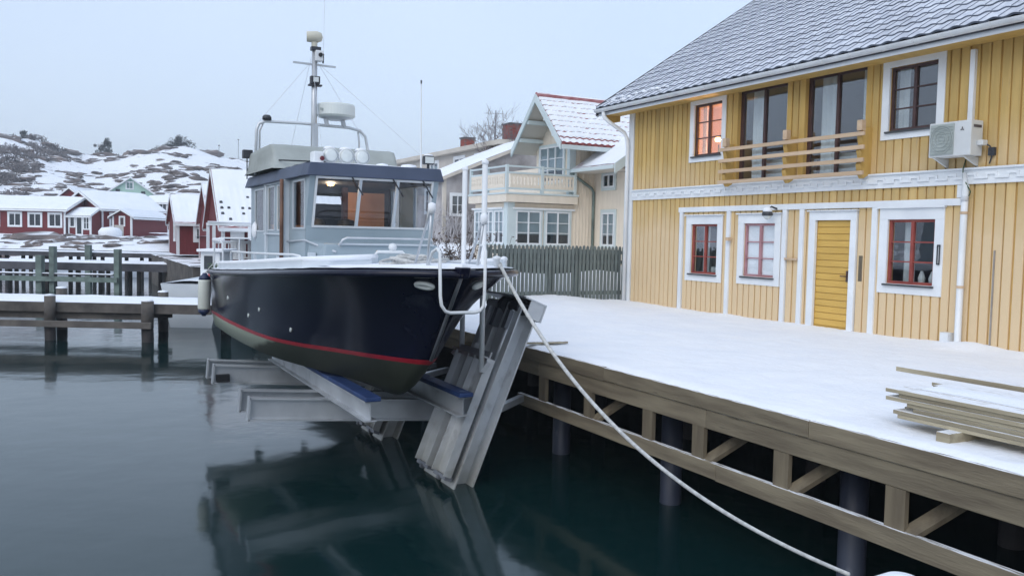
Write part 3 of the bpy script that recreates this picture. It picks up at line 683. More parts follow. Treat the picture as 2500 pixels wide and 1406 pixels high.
# lit lamp in the upper room
tl_ = thing('table_lamp', 'glowing orange table lamp inside the upper window at the far end', 'lamp', (12.95, 14.62, 3.45))
MB().lathe([(.0, -.05), (.05, -.04), (.068, 0), (.05, .05), (0, .06)], (12.95, 15.10, 3.86), n=14).build('bulb', 'bulb', tl_, smooth=True)
MB().lathe([(.08, 0), (.02, .03), (.015, .3)], (12.95, 15.06, 3.45), n=10).build('stand', 'brown_frame', tl_)
pl = bpy.data.lights.new('room_lamp', 'POINT'); pl.energy = 110; pl.color = (1, .74, .52); pl.shadow_soft_size = .08
po = bpy.data.objects.new('room_lamp', pl); C.objects.link(po); po.location = (13.55, 15.0, 3.85); setpar(po, tl_)
# ------------------------------------------------------------------ wooden deck on piles
DX = 5.95
de = thing('wooden_deck', 'broad snow covered timber deck on piles in front of the yellow house', 'deck', (9, 9, 0))
DY0, DY1 = -1.5, 18.3
box1('deck_boarding', 'timber', de, DX+.06, HX-.02, DY0, DY1, -.06, -.004)
def beams(name, x0, x1, z0, z1, cuts, m_='timber'):
    for a, b in zip(cuts, cuts[1:]): box1(name, m_, de, x0+random.uniform(-.004, .004), x1, a+.002, b-.002, z0+random.uniform(-.006, .006), z1+random.uniform(-.004, .004), bevel=.006)
beams('fascia_board', DX, DX+.055, -.165, .004, [DY0, 1.6, 5.58, 8.93, 12.8, DY1])
beams('edge_beam', DX+.02, DX+.11, -.365, -.168, [DY0, 3.2, 7.0, 10.6, 14.5, DY1])
beams('lower_rail', DX, DX+.07, -.87, -.70, [DY0, 2.6, 6.8, 11.2])
pm = MB().box(0, .048, 0, .19, -.70, -.365).mesh('strut_post', 'timber_v')
for y in (.9, 2.1, 3.3, 4.56, 5.82, 7.02, 7.92, 9.2, 10.4): inst('strut_post', pm, (DX+.02, y, 0), de)
for y in (2.1, 3.3, 4.56, 5.82, 7.02, 9.2):
    MB().beam((DX+.05, y-.02, -.72), (DX+.45, y-.30, -.36), .05, .14, (0, 1, 0)).build('brace', 'timber_v', de)
for i in range(14):
    y = DY0+.6+i*1.25
    box1('joist', 'timber', de, DX+.13, HX-.1, y, y+.05, -.30, -.062)
for x in (6.55, 9.0, 11.4):
    for y in (.2, 2.9, 5.55, 8.28, 10.9, 13.6, 16.2):
        MB().tube([(x, y, -3.2), (x, y, -.33)], .13, 14).build('pile', 'pile_plastic' if (x < 7) else 'pile_tar', de, smooth=True)
for x in (6.55, 9.0, 11.4): box1('bearer', 'timber', de, x-.06, x+.06, DY0, DY1, -.50, -.31)
# snow lying on it
def snz(x, y):
    e = min(1, max(0, (x-(DX+.035+.025*fbm(y*2.3, 0, 5)+.02*fbm(y*9, 2, 5)))/.10))
    z = (.032+.016*fbm(x*.9, y*.9, 2)+.011*fbm(x*3.5, y*3.5, 7)+.006*fbm(x*11, y*11, 8))*e
    z += .20*max(0, min(1, (y-15.6)/2.2))**1.5*math.exp(-((x-10.2)/1.6)**2)
    z += .10*math.exp(-((x-12.4)/.35)**2)*(.25+.75*math.exp(-((y-8.5)/.5)**2)+.5*math.exp(-((y-6.6)/1.2)**2))
    z -= .02*math.exp(-((x-11.1)/.3)**2)*(.5+.5*math.sin(y*2.1))*.4
    if e <= 0: z = -.01
    return z
mb = MB(); nx, ny = 110, 230
xs = [DX+.005+(HX-DX-.01)*(i/nx)**1.25 for i in range(nx+1)]
mb.grid(lambda a, b: (lambda x, y: (x, y, snz(x, y)))(xs[round(a*nx)], .2+b*18.1), nx, ny)
sn = mb.build('snow_cover', 'snow_deck', de, smooth=True, recalc=False)
if sn.data.polygons[0].normal.z < 0: sn.data.flip_normals()

# ------------------------------------------------------------------ planks stacked on the deck
def ordn(i): return ['topmost', 'second', 'third', 'fourth', 'fifth', 'sixth', 'seventh', 'eighth'][i]
rn = random.Random(3)
def plank(x0, x1, y0, y1, z0, z1, label, grp, tilt=0):
    o = MB().box(-(x1-x0)/2, (x1-x0)/2, -(y1-y0)/2, (y1-y0)/2, -(z1-z0)/2, (z1-z0)/2).build('plank', 'timber_bright', None, bevel=.004)
    o.location = ((x0+x1)/2, (y0+y1)/2, (z0+z1)/2); o.rotation_euler = (0, 0, tilt)
    return tag(o, label, 'plank', grp)
# front stack: seven layers, each two planks side by side
ends = [5.12, 5.00, 5.12, 4.92, 4.86, 5.03, 4.99]
zt_, th_ = .355, .0335
for k in range(7):
    z1 = zt_-k*(th_+.002); off = [0, .02, .012, .025, .028, .005, .01][k]
    plank(6.37+off, 6.37+off+.19, 1.2, ends[k], z1-th_, z1, '%s plank on the water side of the front lumber stack' % ordn(k), 'planks of the front lumber stack', rn.uniform(-.003, .003))
    plank(6.575+off, 6.575+off+.19, 1.2, ends[k]-[.02, -.14, .05, -.1, .1, -.05, .0][k], z1-th_, z1, '%s plank on the house side of the front lumber stack' % ordn(k), 'planks of the front lumber stack', rn.uniform(-.003, .003))
mb = MB(); mb.grid(lambda a, b: (6.60+a*.36+.02*math.sin(b*23), 1.2+b*3.72, .357+.022*math.sin(math.pi*a)*(.8+.4*fbm(a*3, b*14, 1))), 8, 60)
tag(mb.build('snow_heap', 'snow', None, smooth=True, recalc=False), 'strip of snow lying along the top of the front lumber stack', 'snow')
for k, (y0, y1) in enumerate(((4.38, 4.50), (2.2, 2.32))):
    tag(box1('bearer_block', 'timber_bright', None, 6.22, 6.95, y0, y1, .03, .112, bevel=.006), ('short snow topped timber block sticking out from under the front lumber stack', 'second timber bearer block under the front lumber stack, towards the right edge')[k], 'timber block')
# rear stack
for k, (x0, w_, e, z0) in enumerate(((7.55, .17, 5.52, .205), (7.47, .17, 5.72, .165), (7.50, .17, 5.62, .125), (7.52, .17, 5.60, .085), (7.52, .17, 5.60, .045))):
    plank(x0, x0+w_, 1.5, e, z0, z0+.036, '%s plank in the low stack behind the front lumber stack' % ordn(k), 'planks of the rear lumber stack', rn.uniform(-.004, .004))
plank(7.74, 7.91, 1.5, 5.66, .20, .236, 'pale plank lying on the house side of the rear lumber stack', 'planks of the rear lumber stack', .01)
plank(7.53, 7.62, 1.5, 4.55, .243, .285, 'short pale batten on top of the rear lumber stack at the right edge', 'planks of the rear lumber stack', .0)
plank(8.02, 8.12, 1.5, 6.30, .24, .29, 'single long thin plank lying farthest back across the rear lumber stack', 'planks of the rear lumber stack', .012)
for y in (1.9, 4.6): tag(box1('bearer_block', 'timber', None, 7.4, 8.15, y, y+.1, .0, .043), 'timber bearer under the rear lumber stack%s' % (' nearer the camera' if y < 3 else ' nearer the door'), 'timber block')
tag(box1('bearer_block', 'timber_bright', None, 7.95, 8.14, 4.4, 4.5, .0431, .236), 'upright timber packer under the farthest thin plank', 'timber block')
o = MB().box(-.32, .32, -.07, .07, 0, .03).build('plank', 'timber_bright', None, bevel=.004); o.location = (6.28, 10.95, .05); o.rotation_euler = (0, .0, -.15)
tag(o, 'loose plank lying on the deck edge beside the boat lift rails', 'plank')

# ------------------------------------------------------------------ picket fence
fe = thing('picket_fence', 'weathered grey green picket fence closing the deck beside the yellow house', 'fence', (10.6, 18.0, 0))
me = MB(); me.prism([(-.036, 0, .06), (.036, 0, .06), (.036, 0, 1.38), (.022, 0, 1.415), (0, 0, 1.43), (-.022, 0, 1.415), (-.036, 0, 1.38)], (0, .022, 0)); me = me.mesh('picket', 'fence')
x = 8.66
while x < 12.55: inst('picket', me, (x, 17.95, random.uniform(-.012, .008)), fe); x += .106
for z in (1.22, .98, .22): box1('rail', 'fence', fe, 8.6, 12.5, 17.973, 18.01, z, z+.09)
for x in (8.75, 10.42, 11.15): box1('post', 'fence', fe, x-.05, x+.06, 18.012, 18.11, -.1, 1.36)
mb = MB(); mb.grid(lambda a, b: (9.02+a*3.48, 18.125+.015*math.sin(a*22), (.83-.10*math.sin(math.pi*(a*1.25 % 1))*1.0)*(1-b)+1.33*b), 40, 6); mb.build('windbreak_sheet', 'tarpaulin', fe, smooth=True, recalc=False)
# ------------------------------------------------------------------ boat lift on inclined rails
li = thing('boat_lift', 'aluminium boat lift with inclined rails on the deck edge carrying the navy boat', 'boat lift', (5.0, 10.3, WZ))
ld = V((.955, 0, 2.37)).normalized(); ln = V((-ld.z, 0, ld.x))     # along the rail, and out towards the boat
def rp(y, t, n): return V((4.60, y, -1.6))+ld*t+ln*(n+.24)                # t metres up the rail from the water
def ibeam(name, m_, a, b, side, wd, dp, tf=.02, tw=.014, parent=None):
    """H section between a and b: flanges across 'side', depth along the remaining axis"""
    a = V(a); b = V(b); d = (b-a).normalized(); s_ = (V(side)-d*V(side).dot(d)).normalized(); q_ = d.cross(s_)
    mb = MB()
    for k in (-1, 1):
        c = q_*(k*(dp/2-tf/2)); mb.beam(a+c, b+c, wd, tf, q_)
    mb.beam(a, b, tw, dp-2*tf-.002, q_)
    return mb.build(name, m_, parent)
for base in (10.03, 10.62):
    ibeam('rail', 'alu_rail', rp(base, -.5, -.12), rp(base, 2.42, -.12), (0, 1, 0), .42, .26, parent=li)
for base in (12.85, 13.44):
    ibeam('rail', 'alu_rail', rp(base, -.5, -.12), rp(base, 2.42, -.12), (0, 1, 0), .42, .26, parent=li)
def carriage(y0, y1):
    for y in (y0, y1):
        c = MB(); a = rp(y, .02, .11); b = rp(y, 1.60, .11)
        c.beam(a, b, .38, .016, ln)
        for k in (-1, 1): c.beam(a+V((0, k*.194, 0))+ln*.04, b+V((0, k*.194, 0))+ln*.04, .014, .115, ln)
        c.build('carriage_channel', 'alu_rail', li)
        f = MB(); f.beam(rp(y-.19, .0, .12), rp(y+.19, .0, .12), .10, .05, ld); f.lathe([(.03, -.03), (.03, .03)], rp(y, -.03, .16), (0, 1, 0), 10); f.build('carriage_foot', 'alu_dark', li)
    q = MB(); q.beam(rp(y0-.2, 1.62, .18), rp(y1+.15, 1.62, .18), .02, .13, ld); q.beam(rp(y0-.2, 1.60, .25), rp(y1+.15, 1.60, .25), .02, .10, ln); q.build('carriage_plate', 'alu', li)
    for y in (y0+.25, y1-.2):
        for k in range(4): MB().tube([rp(y+k*.035, 1.62, .10), rp(y+k*.035, 1.76, .10)], .012, 6).build('bolt', 'white_plain', li)
carriage(10.03, 10.62); carriage(12.85, 13.44)
# head gear on top
for (a, b) in ((9.70, 11.0), (12.55, 13.8)):
    q = MB(); q.beam(rp(a, 2.50, -.10), rp(b, 2.50, -.10), .34, .02, ld); q.beam(rp(a, 2.38, -.262), rp(b, 2.38, -.262), .02, .22, ld); q.beam(rp(a+.01, 2.38, -.14), rp(a+.02, 2.38, -.14), .22, .22, ld); q.build('head_plate', 'alu', li)
    q = MB(); q.tube([rp(a+.08, 2.38, -.06), rp(b-.1, 2.38, -.06)], .06, 12); q.tube([rp(a+.2, 2.38, -.06), rp(a+.45, 2.38, -.06)], .10, 12); q.tube([rp(a+.62, 2.38, -.06), rp(a+.74, 2.38, -.06)], .12, 12); q.build('winch_drum', 'dark_metal', li, smooth=False)
    for y in (a+.32, a+.68): MB().beam(rp(y, 2.05, .02), rp(y, 2.30, .02), .10, .10, ln).build('hydraulic_block', 'alu_dark', li)
    for y in (a+.3, b-.35): MB().tube([rp(y, 1.5, .0), rp(y, 2.32, .0)], .035, 10).build('hydraulic_ram', 'steel', li, smooth=True)
for y in (10.03, 10.62, 12.85, 13.44): MB().beam(rp(y, 1.0, -.26), V((5.97, y+1.05, -.76)), .09, .09).build('anchor_strut', 'alu', li)
# cross beams cantilevered under the hull (outer ends a little high)
def cross(y, xl):
    zr, zl = -.885, -.68
    mb = MB(); a = V((xl, y, zl)); b = V((4.75, y, zr))
    H = .30; W_ = .13
    d = (b-a).normalized(); u_ = V((0, 1, 0)).cross(d)*-1
    if u_.z < 0: u_ = -u_
    for k in (-1, 1): mb.beam(a+u_*(k*(H/2-.011)), b+u_*(k*(H/2-.011)), W_, .022, u_)
    mb.beam(a, b, .016, H-.046, u_)
    mb.beam(a+d*.012, a-d*.012, W_+.0, H+.02, u_)
    return mb.build('cross_beam', 'alu', li)
for y in (11.3, 11.92, 14.3, 14.9): cross(y, 2.08)
for i, x in enumerate((3.2, 4.4)):
    zb = -.37 if i == 0 else -.40
    mb = MB()
    for k in (-1, 1): mb.beam((x, 9.72, zb-.13+k*.115), (x, 15.2, zb-.13+k*.115), .15, .02)
    mb.beam((x, 9.72, zb-.13), (x, 15.2, zb-.13), .014, .208)
    bo = mb.build('bunk_beam', 'alu', li)
    MB().box(x-.095, x+.095, 9.62, 15.25, zb+.003, zb+.06).build('bunk_pad', 'blue_pad', bo, bevel=.012)
MB().box(2.12, 2.32, 14.19, 14.285, -.80, -.69).build('stop_block', 'black', li)
for (y, x) in ((9.80, 4.68), (10.9, 4.90)):
    MB().tube([(x, y, -.12), (x, y, 2.52)], .035, 10).build('guide_pole', 'white_plain', li, smooth=True)
    MB().lathe([(.036, -.02), (.045, .0), (.04, .03), (0, .05)], (x, y, 2.52), n=10).build('snow_cap', 'snow', li, smooth=True)
    MB().beam((x, y, -.12), rp(y, 1.55, .2), .08, .06).build('pole_foot', 'alu', li)
# ------------------------------------------------------------------ navy workboat
XC = 3.8
bo = thing('workboat', 'navy hulled workboat with grey wheelhouse standing on the boat lift', 'boat', (XC, 12, -.5))
def curve(tab, n):
    # tab of (y, half, z): resample with Catmull-Rom along index
    pts = [V(t) for t in tab]; P = [pts[0]*2-pts[1]]+pts+[pts[-1]*2-pts[-2]]; out_ = []
    seg = len(pts)-1
    # arclength fractions
    dense = []
    for i in range(seg):
        for j in range(12):
            t = j/12; a, b_, c, d = P[i:i+4]
            dense.append(.5*((2*b_)+(-a+c)*t+(2*a-5*b_+4*c-d)*t*t+(-a+3*b_-3*c+d)*t**3))
    dense.append(pts[-1]); ln_ = [0]
    for a, b_ in zip(dense, dense[1:]): ln_.append(ln_[-1]+(b_-a).length)
    k = 0
    for i in range(n+1):
        tt = ln_[-1]*i/n
        while k < len(ln_)-2 and ln_[k+1] < tt: k += 1
        f = (tt-ln_[k])/max(1e-6, ln_[k+1]-ln_[k]); p = dense[k].lerp(dense[k+1], min(1, f)); out_.append(V((p.x, max(0, p.y), p.z)))
    out_[-1].y = pts[-1].y
    return out_
NS = 44
SHEER = [(16.8,1.42,.89),(15.2,1.52,.945),(13.4,1.55,1.02),(12,1.53,1.08),(11,1.49,1.13),(10.2,1.38,1.17),(9.5,1.17,1.205),(9.0,.86,1.225),(8.68,.5,1.235),(8.5,.2,1.235),(8.45,0,1.235)]
STR = [(16.75, 1.39, .13), (14.8, 1.39, .13), (12.6, 1.29, .13), (11.55, 1.06, .13), (10.9, .78, .13), (10.15, .47, .13), (9.56, .17, .13), (9.34, 0, .135)]
STB = [(16.75, 1.385, .07), (14.8, 1.385, .07), (12.65, 1.27, .07), (11.6, 1.03, .07), (10.95, .75, .07), (10.2, .44, .07), (9.6, .15, .07), (9.40, 0, .07)]
CH = [(16.75, 1.33, -.16), (14.8, 1.31, -.18), (12.9, 1.16, -.21), (11.7, .86, -.24), (10.9, .50, -.27), (10.2, .16, -.29), (9.95, 0, -.29)]
KE = [(16.75, 0, -.42), (14, 0, -.49), (12, 0, -.50), (11, 0, -.50), (10.6, 0, -.485), (10.3, 0, -.43), (10.1, 0, -.36)]
c0, c1, c2, c3, c4 = [curve(t, NS) for t in (SHEER, STR, STB, CH, KE)]
def mixrow(a, b_, f, pull):   # row between with flare: half-width pulled in towards the bow
    r_ = []
    for i, (p, q) in enumerate(zip(a, b_)):
        s = p.lerp(q, f); t = max(0, (i/NS-.45)/.55); s.y *= (1-pull*t*(1 if i < NS else 1)); r_.append(s)
    return r_
rows = [c0, mixrow(c0, c1, .06, .02), mixrow(c0, c1, .22, .13), mixrow(c0, c1, .42, .20), mixrow(c0, c1, .62, .20), mixrow(c0, c1, .82, .12), c1, c2, c3, mixrow(c3, c4, .5, 0), c4]
rm = [0, 0, 0, 0, 0, 0, 1, 2, 2, 2]
mb = MB()
for sgn in (-1, 1):
    base = len(mb.v)
    for r_ in rows: mb.v += [(XC+sgn*p.y, p.x, p.z) for p in r_]
    for j in range(len(rows)-1):
        for i in range(NS):
            a = base+j*(NS+1)+i; mb.f.append((a, a+1, a+NS+2, a+NS+1)); mb.m.append(rm[j])
tr = [(XC-r_[0].y, r_[0].x, r_[0].z) for r_ in rows]+[(XC+r_[0].y, r_[0].x, r_[0].z) for r_ in reversed(rows[:-1])]
mb.add(tr, [tuple(range(len(tr)))], 0)
hull = mb.build('hull', ['navy', 'hull_red', 'hull_bottom'], bo, smooth=True)
b_ = bmesh.new(); b_.from_mesh(hull.data); bmesh.ops.remove_doubles(b_, verts=b_.verts[:], dist=.0005); bmesh.ops.recalc_face_normals(b_, faces=b_.faces[:]); b_.to_mesh(hull.data); b_.free()
# rubbing strake, stem bar
for sgn in (-1, 1):
    MB().tube([(XC+sgn*(p.y+.012), p.x-.01 if i > NS-3 else p.x, p.z-.05) for i, p in enumerate(c0)], .042, 8).build('rubbing_strake', 'navy', bo, smooth=True)
stem = [(XC, r_[-1].x-.012, r_[-1].z) for r_ in rows[1:7]]
MB().tube(stem, .022, 8).build('stem_bar', 'alu_dark', bo, smooth=True)
# deck with snow, and inner coaming
mb = MB()
inner = [(p.x+(.03 if i > NS-6 else 0), max(0, p.y-.02), p.z) for i, p in enumerate(c0)]
mb.grid(lambda a, b_: (lambda q, t: (XC+q[1]*t, q[0], q[2]+.012+.05*(1-t*t)+.012*fbm(q[0]*2, t*3, 3)))(inner[round(a*NS)], b_*2-1), NS, 12)
mb.build('deck', 'snow', bo, smooth=True, recalc=False)
for sgn in (-1, 1):
    mb = MB(); pts = [(XC+sgn*max(.0, p.y-.14), p.x, p.z) for i, p in enumerate(c0) if 3 <= i and p.x > (10.2 if sgn < 0 else 9.0)]
    if sgn < 0: pts += [(XC-1.0, 10.02, 1.19), (XC-.55, 10.0, 1.21), (XC-.4, 10.2, 1.21)]
    for p, q in zip(pts, pts[1:]): mb.hexa([(p[0]-.03, p[1], p[2]), (q[0]-.03, q[1], q[2]), (q[0]+.03, q[1], q[2]), (p[0]+.03, p[1], p[2]), (p[0]-.03, p[1], p[2]+.115), (q[0]-.03, q[1], q[2]+.115), (q[0]+.03, q[1], q[2]+.115), (p[0]+.03, p[1], p[2]+.115)])
    co_ = mb.build('coaming', 'boat_pale', bo); b_ = bmesh.new(); b_.from_mesh(co_.data); bmesh.ops.remove_doubles(b_, verts=b_.verts[:], dist=.0008); b_.to_mesh(co_.data); b_.free()
for sgn in (-1, 1):
    pts = [(XC+sgn*max(.0, p.y-.14), p.x, p.z+.117) for i, p in enumerate(c0) if 3 <= i and p.x > (10.2 if sgn < 0 else 9.0)]
    if sgn < 0: pts += [(XC-1.0, 10.02, 1.305), (XC-.55, 10.0, 1.325), (XC-.4, 10.2, 1.325)]
    MB().tube(pts, .034, 8).build('coaming_snow', 'snow', bo, smooth=True)
# foredeck raised hatch deck with snow
mb = MB()
mb.grid(lambda a, b_: (lambda y, t: (XC+t*(1.22-.95*((11.3-y)/2.6)**3 if y < 11.3 else 1.22), y, 1.185+.035*(1-t*t)+(11.3-y)*.022+.02*fbm(y*3, t*3, 1)))(8.72+a*2.7, b_*2-1), 24, 14); mb.build('foredeck_snow', 'snow', bo, smooth=True, recalc=False)
# forward trunk under the windscreen
q = MB(); q.hexa([(XC-.88, 11.02, .95), (XC+.88, 11.02, .95), (XC+.93, 11.75, .95), (XC-.93, 11.75, .95), (XC-.80, 11.10, 1.46), (XC+.80, 11.10, 1.46), (XC+.9, 11.75, 1.50), (XC-.9, 11.75, 1.50)]); q.build('trunk', 'boat_grey', bo, bevel=.03)
MB().tube([(XC-.62, 11.06, 1.44), (XC-.58, 11.02, 1.52), (XC-.52, 11.02, 1.545), (XC+.66, 11.02, 1.545), (XC+.70, 11.04, 1.5)], .014, 8).build('grab_rail', 'steel', bo, smooth=True)
MB().box(XC-.60, XC+.72, 11.055, 11.085, 1.452, 1.475).build('trunk_lip', 'boat_pale', bo)
MB().tube([(XC-.95, 12.55, 1.47), (XC-.92, 11.65, 1.50), (XC-.86, 11.35, 1.45), (XC-.66, 11.05, 1.36)], .014, 8).build('grab_rail', 'steel', bo, smooth=True)
# wheelhouse: walls with openings
WB, WT = 11.62, 11.40      # front face, sill level and head level (raked forward)
WW = .92
q = MB()
def fr(x, z): return V((x, WB+(WT-WB)*(z-1.68)/(2.36-1.68) if z > 1.68 else WB, z))
fo = (XC-.82, XC+.82, 1.70, 2.335)
def rect(a, b_, c, d, f, m_=0): q.add([f(a, c), f(b_, c), f(b_, d), f(a, d)], [(0, 1, 2, 3)], m_)
rect(XC-WW, XC+WW, 1.05, fo[2], fr); rect(XC-WW, XC+WW, fo[3], 2.38, fr); rect(XC-WW, fo[0], fo[2], fo[3], fr); rect(fo[1], XC+WW, fo[2], fo[3], fr)
side_o = [(11.66, 12.32, 1.67, 2.31), (12.95, 13.33, 1.64, 2.30), (13.55, 14.0, 1.64, 2.30), (14.35, 15.05, 1.62, 2.29)]
YB = 15.45
for sgn in (-1, 1):
    Fs = Frame((XC+sgn*WW, 0, 0), (0, 1, 0), (sgn, 0, 0))
    wall_sheet(q, Fs, 11.62, YB, 1.0, 2.38, side_o if sgn < 0 else side_o[:2], .03)
    q.add([(XC+sgn*WW, 11.62, 1.68), (XC+sgn*WW, 11.62, 2.38), (XC+sgn*WW, WT-.006, 2.38)], [(0, 1, 2)])
Fb = Frame((XC, YB, 0), (1, 0, 0), (0, 1, 0))
wall_sheet(q, Fb, -WW, WW, .9, 2.38, [(.2, .8, 1.75, 2.27)], .03)
q.build('wheelhouse', 'boat_grey', bo, recalc=False)
# headliner and furniture seen through the glass
q = MB(); q.box(XC-WW+.03, XC+WW-.03, 11.7, YB-.03, 2.32, 2.35); q.build('headliner', 'black', bo)
MB().box(XC-WW+.03, XC+WW-.03, 11.75, YB-.03, 1.0, 1.05).build('cabin_sole', 'dark_board', bo)
MB().box(XC+.05, XC+.63, 12.9, 12.98, 1.1, 2.23).build('bulkhead_panel', 'wood_orange', bo)
MB().box(XC-.03, XC+.045, 12.9, 13.0, 1.1, 2.3).build('bulkhead_post', 'brown_frame', bo)
MB().box(XC-.86, XC+.86, 11.72, 12.05, 1.50, 1.62).build('dashboard', 'dark_board', bo)
for x in (XC+.02, XC-.45): MB().lathe([(.16, 0), (.17, .3), (.12, .45), (0, .48)], (x, 12.9, 1.35), n=12).build('seat_back', 'black', bo, smooth=True)
MB().box(XC+WW-.06, XC+WW-.035, 13.36, 15.4, 1.05, 2.32).build('cabin_shade_panel', 'brown_frame', bo)  # dark panels added so the cabin looks shaded through the side windows
MB().box(XC-WW+.04, XC+.18, 15.38, 15.41, 1.05, 2.32).build('cabin_shade_panel', 'brown_frame', bo)
q = MB(); q.grid(lambda a, b_: (3.55+a*1.1, 14.45+b_*.8, 1.05+(1.03+.05*fbm(a*4, b_*3, 2))*min(1, 5*a, 5*(1-a), 5*b_, 5*(1-b_))**.6), 24, 16); q.build('covered_gear', 'roof_navy', bo, smooth=True, recalc=False)
MB().lathe([(.06, 0), (.05, -.02), (0, -.03)], (3.45, 12.45, 2.318), n=12).build('cabin_lamp', 'candle', bo)
MB().lathe([(0, -.03), (.03, 0), (0, .03)], (3.22, 12.75, 1.86), n=8).build('chart_lamp', 'bulb', bo)
cl = bpy.data.lights.new('cabin_light', 'POINT'); cl.energy = 9; cl.color = (1, .78, .55); cl.shadow_soft_size = .06
cl_o = bpy.data.objects.new('cabin_light', cl); C.objects.link(cl_o); cl_o.location = (3.45, 12.45, 2.24); setpar(cl_o, bo)
MB().box(XC-.86, XC-.20, 13.9, 14.5, 1.4, 1.72).build('settee', 'wood_orange', bo)
# windscreen frame and panes
def fbar(a, b_, c, d, nm, m_='white_plain', t=.018):
    mb = MB(); p = [fr(a, c), fr(b_, c), fr(b_, d), fr(a, d)]; off = V((0, -t, 0)); mb.hexa([p[0]+off, p[1]+off, p[1]+V((0, .02, 0)), p[0]+V((0, .02, 0)), p[3]+off, p[2]+off, p[2]+V((0, .02, 0)), p[3]+V((0, .02, 0))]); return mb.build(nm, m_, bo)
ws = fbar(fo[0]-.02, fo[1]+.02, fo[2]-.025, fo[2]+.005, 'windscreen_frame')
fbar(fo[0]-.02, fo[1]+.02, fo[3]-.005, fo[3]+.022, 'windscreen_frame'); fbar(fo[0]-.022, fo[0]+.008, fo[2]+.006, fo[3]-.006, 'windscreen_frame'); fbar(fo[1]-.008, fo[1]+.022, fo[2]+.006, fo[3]-.006, 'windscreen_frame')
xs_ = [fo[0], XC-.82+1.64*.365, XC-.82+1.64*.69, fo[1]]
for x in xs_[1:-1]: fbar(x-.02, x+.02, fo[2]+.006, fo[3]-.006, 'windscreen_mullion', 'boat_pale')
for a, b_ in zip(xs_, xs_[1:]):
    mb = MB(); mb.add([fr(a, fo[2]), fr(b_, fo[2]), fr(b_, fo[3]), fr(a, fo[3])], [(0, 1, 2, 3)]); mb.build('windscreen', 'glass_boat', bo, recalc=False)
for x in (XC-.36, XC+.22, XC+.66):
    p = fr(x, 2.345); MB().beam(p+V((0, -.04, .02)), p+V((.16, -.03, -.22)), .018, .012, (0, 1, 0)).build('wiper', 'dark_metal', bo)
for sgn in (-1, 1):
    Fs = Frame((XC+sgn*WW, 0, 0), (0, 1, 0), (sgn, 0, 0))
    for (a, b_, c, d) in (side_o if sgn < 0 else side_o[:2]):
        mb = MB()
        for (s0, s1, z0, z1) in ((a-.02, b_+.02, c-.02, c+.004), (a-.02, b_+.02, d-.004, d+.02), (a-.02, a+.006, c+.005, d-.005), (b_-.006, b_+.02, c+.005, d-.005)): Fs.box(mb, s0, s1, z0, z1, -.005, .012)
        wf = mb.build('side_window', 'boat_pale', bo)
        mb = MB(); mb.add([Fs.P(a, c, -.004), Fs.P(b_, c, -.004), Fs.P(b_, d, -.004), Fs.P(a, d, -.004)], [(0, 1, 2, 3)]); mb.build('pane', 'glass_side', wf, recalc=False)
    if sgn < 0:
        MB().box(XC-WW-.10, XC-WW-.002, 12.55, 12.72, 1.05, 2.36).build('door_pillar', 'boat_pale', bo)
        MB().tube([(XC-WW-.12, 12.53, 1.08), (XC-WW-.12, 12.53, 2.36)], .028, 8).build('brown_pipe', 'brown_pipe', bo, smooth=True)
        for z_ in (1.56, 2.335): q = MB(); Fs.box(q, 12.74, 14.25, z_, z_+.025, .001, .03); q.build('door_track', 'boat_pale', bo)
        for s_ in (14.06, 12.80): q = MB(); Fs.box(q, s_, s_+.08, 1.05, 2.33, .001, .035); q.build('door_stile', 'boat_pale', bo)
# snow plastered on the aft side
mb = MB(); mb.lathe([(0, .05), (.10, .04), (.17, .0)], (XC-WW-.0, 15.1, 1.62), (-1, 0, 0), 9); mb.build('snow_patch', 'snow', bo, smooth=True)
# roof with sloping fascia
def slab(pb, pt, z0, z1, nm, m_, bev=0):
    mb = MB(); n = len(pb); mb.add([(x, y, z0) for x, y in pb]+[(x, y, z1) for x, y in pt], [tuple(range(n))[::-1], tuple(range(n, 2*n))]+[(i, (i+1) % n, n+(i+1) % n, n+i) for i in range(n)]); return mb.build(nm, m_, bo, bevel=bev)
pb = [(XC-.98, 11.34), (XC+.98, 11.34), (XC+1.0, 11.6), (XC+1.0, 15.62), (XC-1.0, 15.62), (XC-1.0, 11.6)]
pt = [(XC-.93, 11.36), (XC+.93, 11.36), (XC+.95, 11.6), (XC+.95, 15.58), (XC-.95, 15.58), (XC-.95, 11.6)]
slab(pb, pt, 2.36, 2.535, 'wheelhouse_roof', 'roof_navy', .01)
mb = MB(); mb.grid(lambda a, b_: (XC+(b_*2-1)*.945, 11.37+a*4.2, 2.537+.035*(1-(2*b_-1)**4)*(1-abs(2*a-1)**10)+.008*fbm(a*15, b_*8, 6)), 30, 16); mb.build('roof_snow', 'snow', bo, smooth=True, recalc=False)
# folded canvas cover on the flybridge
mb = MB()
def cov(a, b_):
    ys = [13.15, 13.5, 13.6, 14.4, 15.2, 15.45]; zs = [2.56, 2.93, 2.96, 2.955, 2.93, 2.56]
    i = min(int(a*5), 4); t = a*5-i; y = ys[i]*(1-t)+ys[i+1]*t; zt = zs[i]*(1-t)+zs[i+1]*t
    u = b_*2-1; au = abs(u)
    x = XC+(u/.72*.98 if au < .72 else math.copysign(.98+(au-.72)*.25, u)); z = zt if au < .72 else zt+(2.56-zt)*((au-.72)/.28)
    w_ = .022*fbm(x*3.1, y*2.7, z*4+3); return (x+w_, y+w_, z+w_*.6)
mb.grid(cov, 40, 44); mb.build('canvas_cover', 'canvas', bo, smooth=True, recalc=False)
MB().tube([(XC-.98, 14.9, 2.66), (XC-.95, 13.45, 2.70), (XC-.9, 13.16, 2.68), (XC-.2, 13.12, 2.69)], .012, 6).build('cover_cord', 'black', bo)
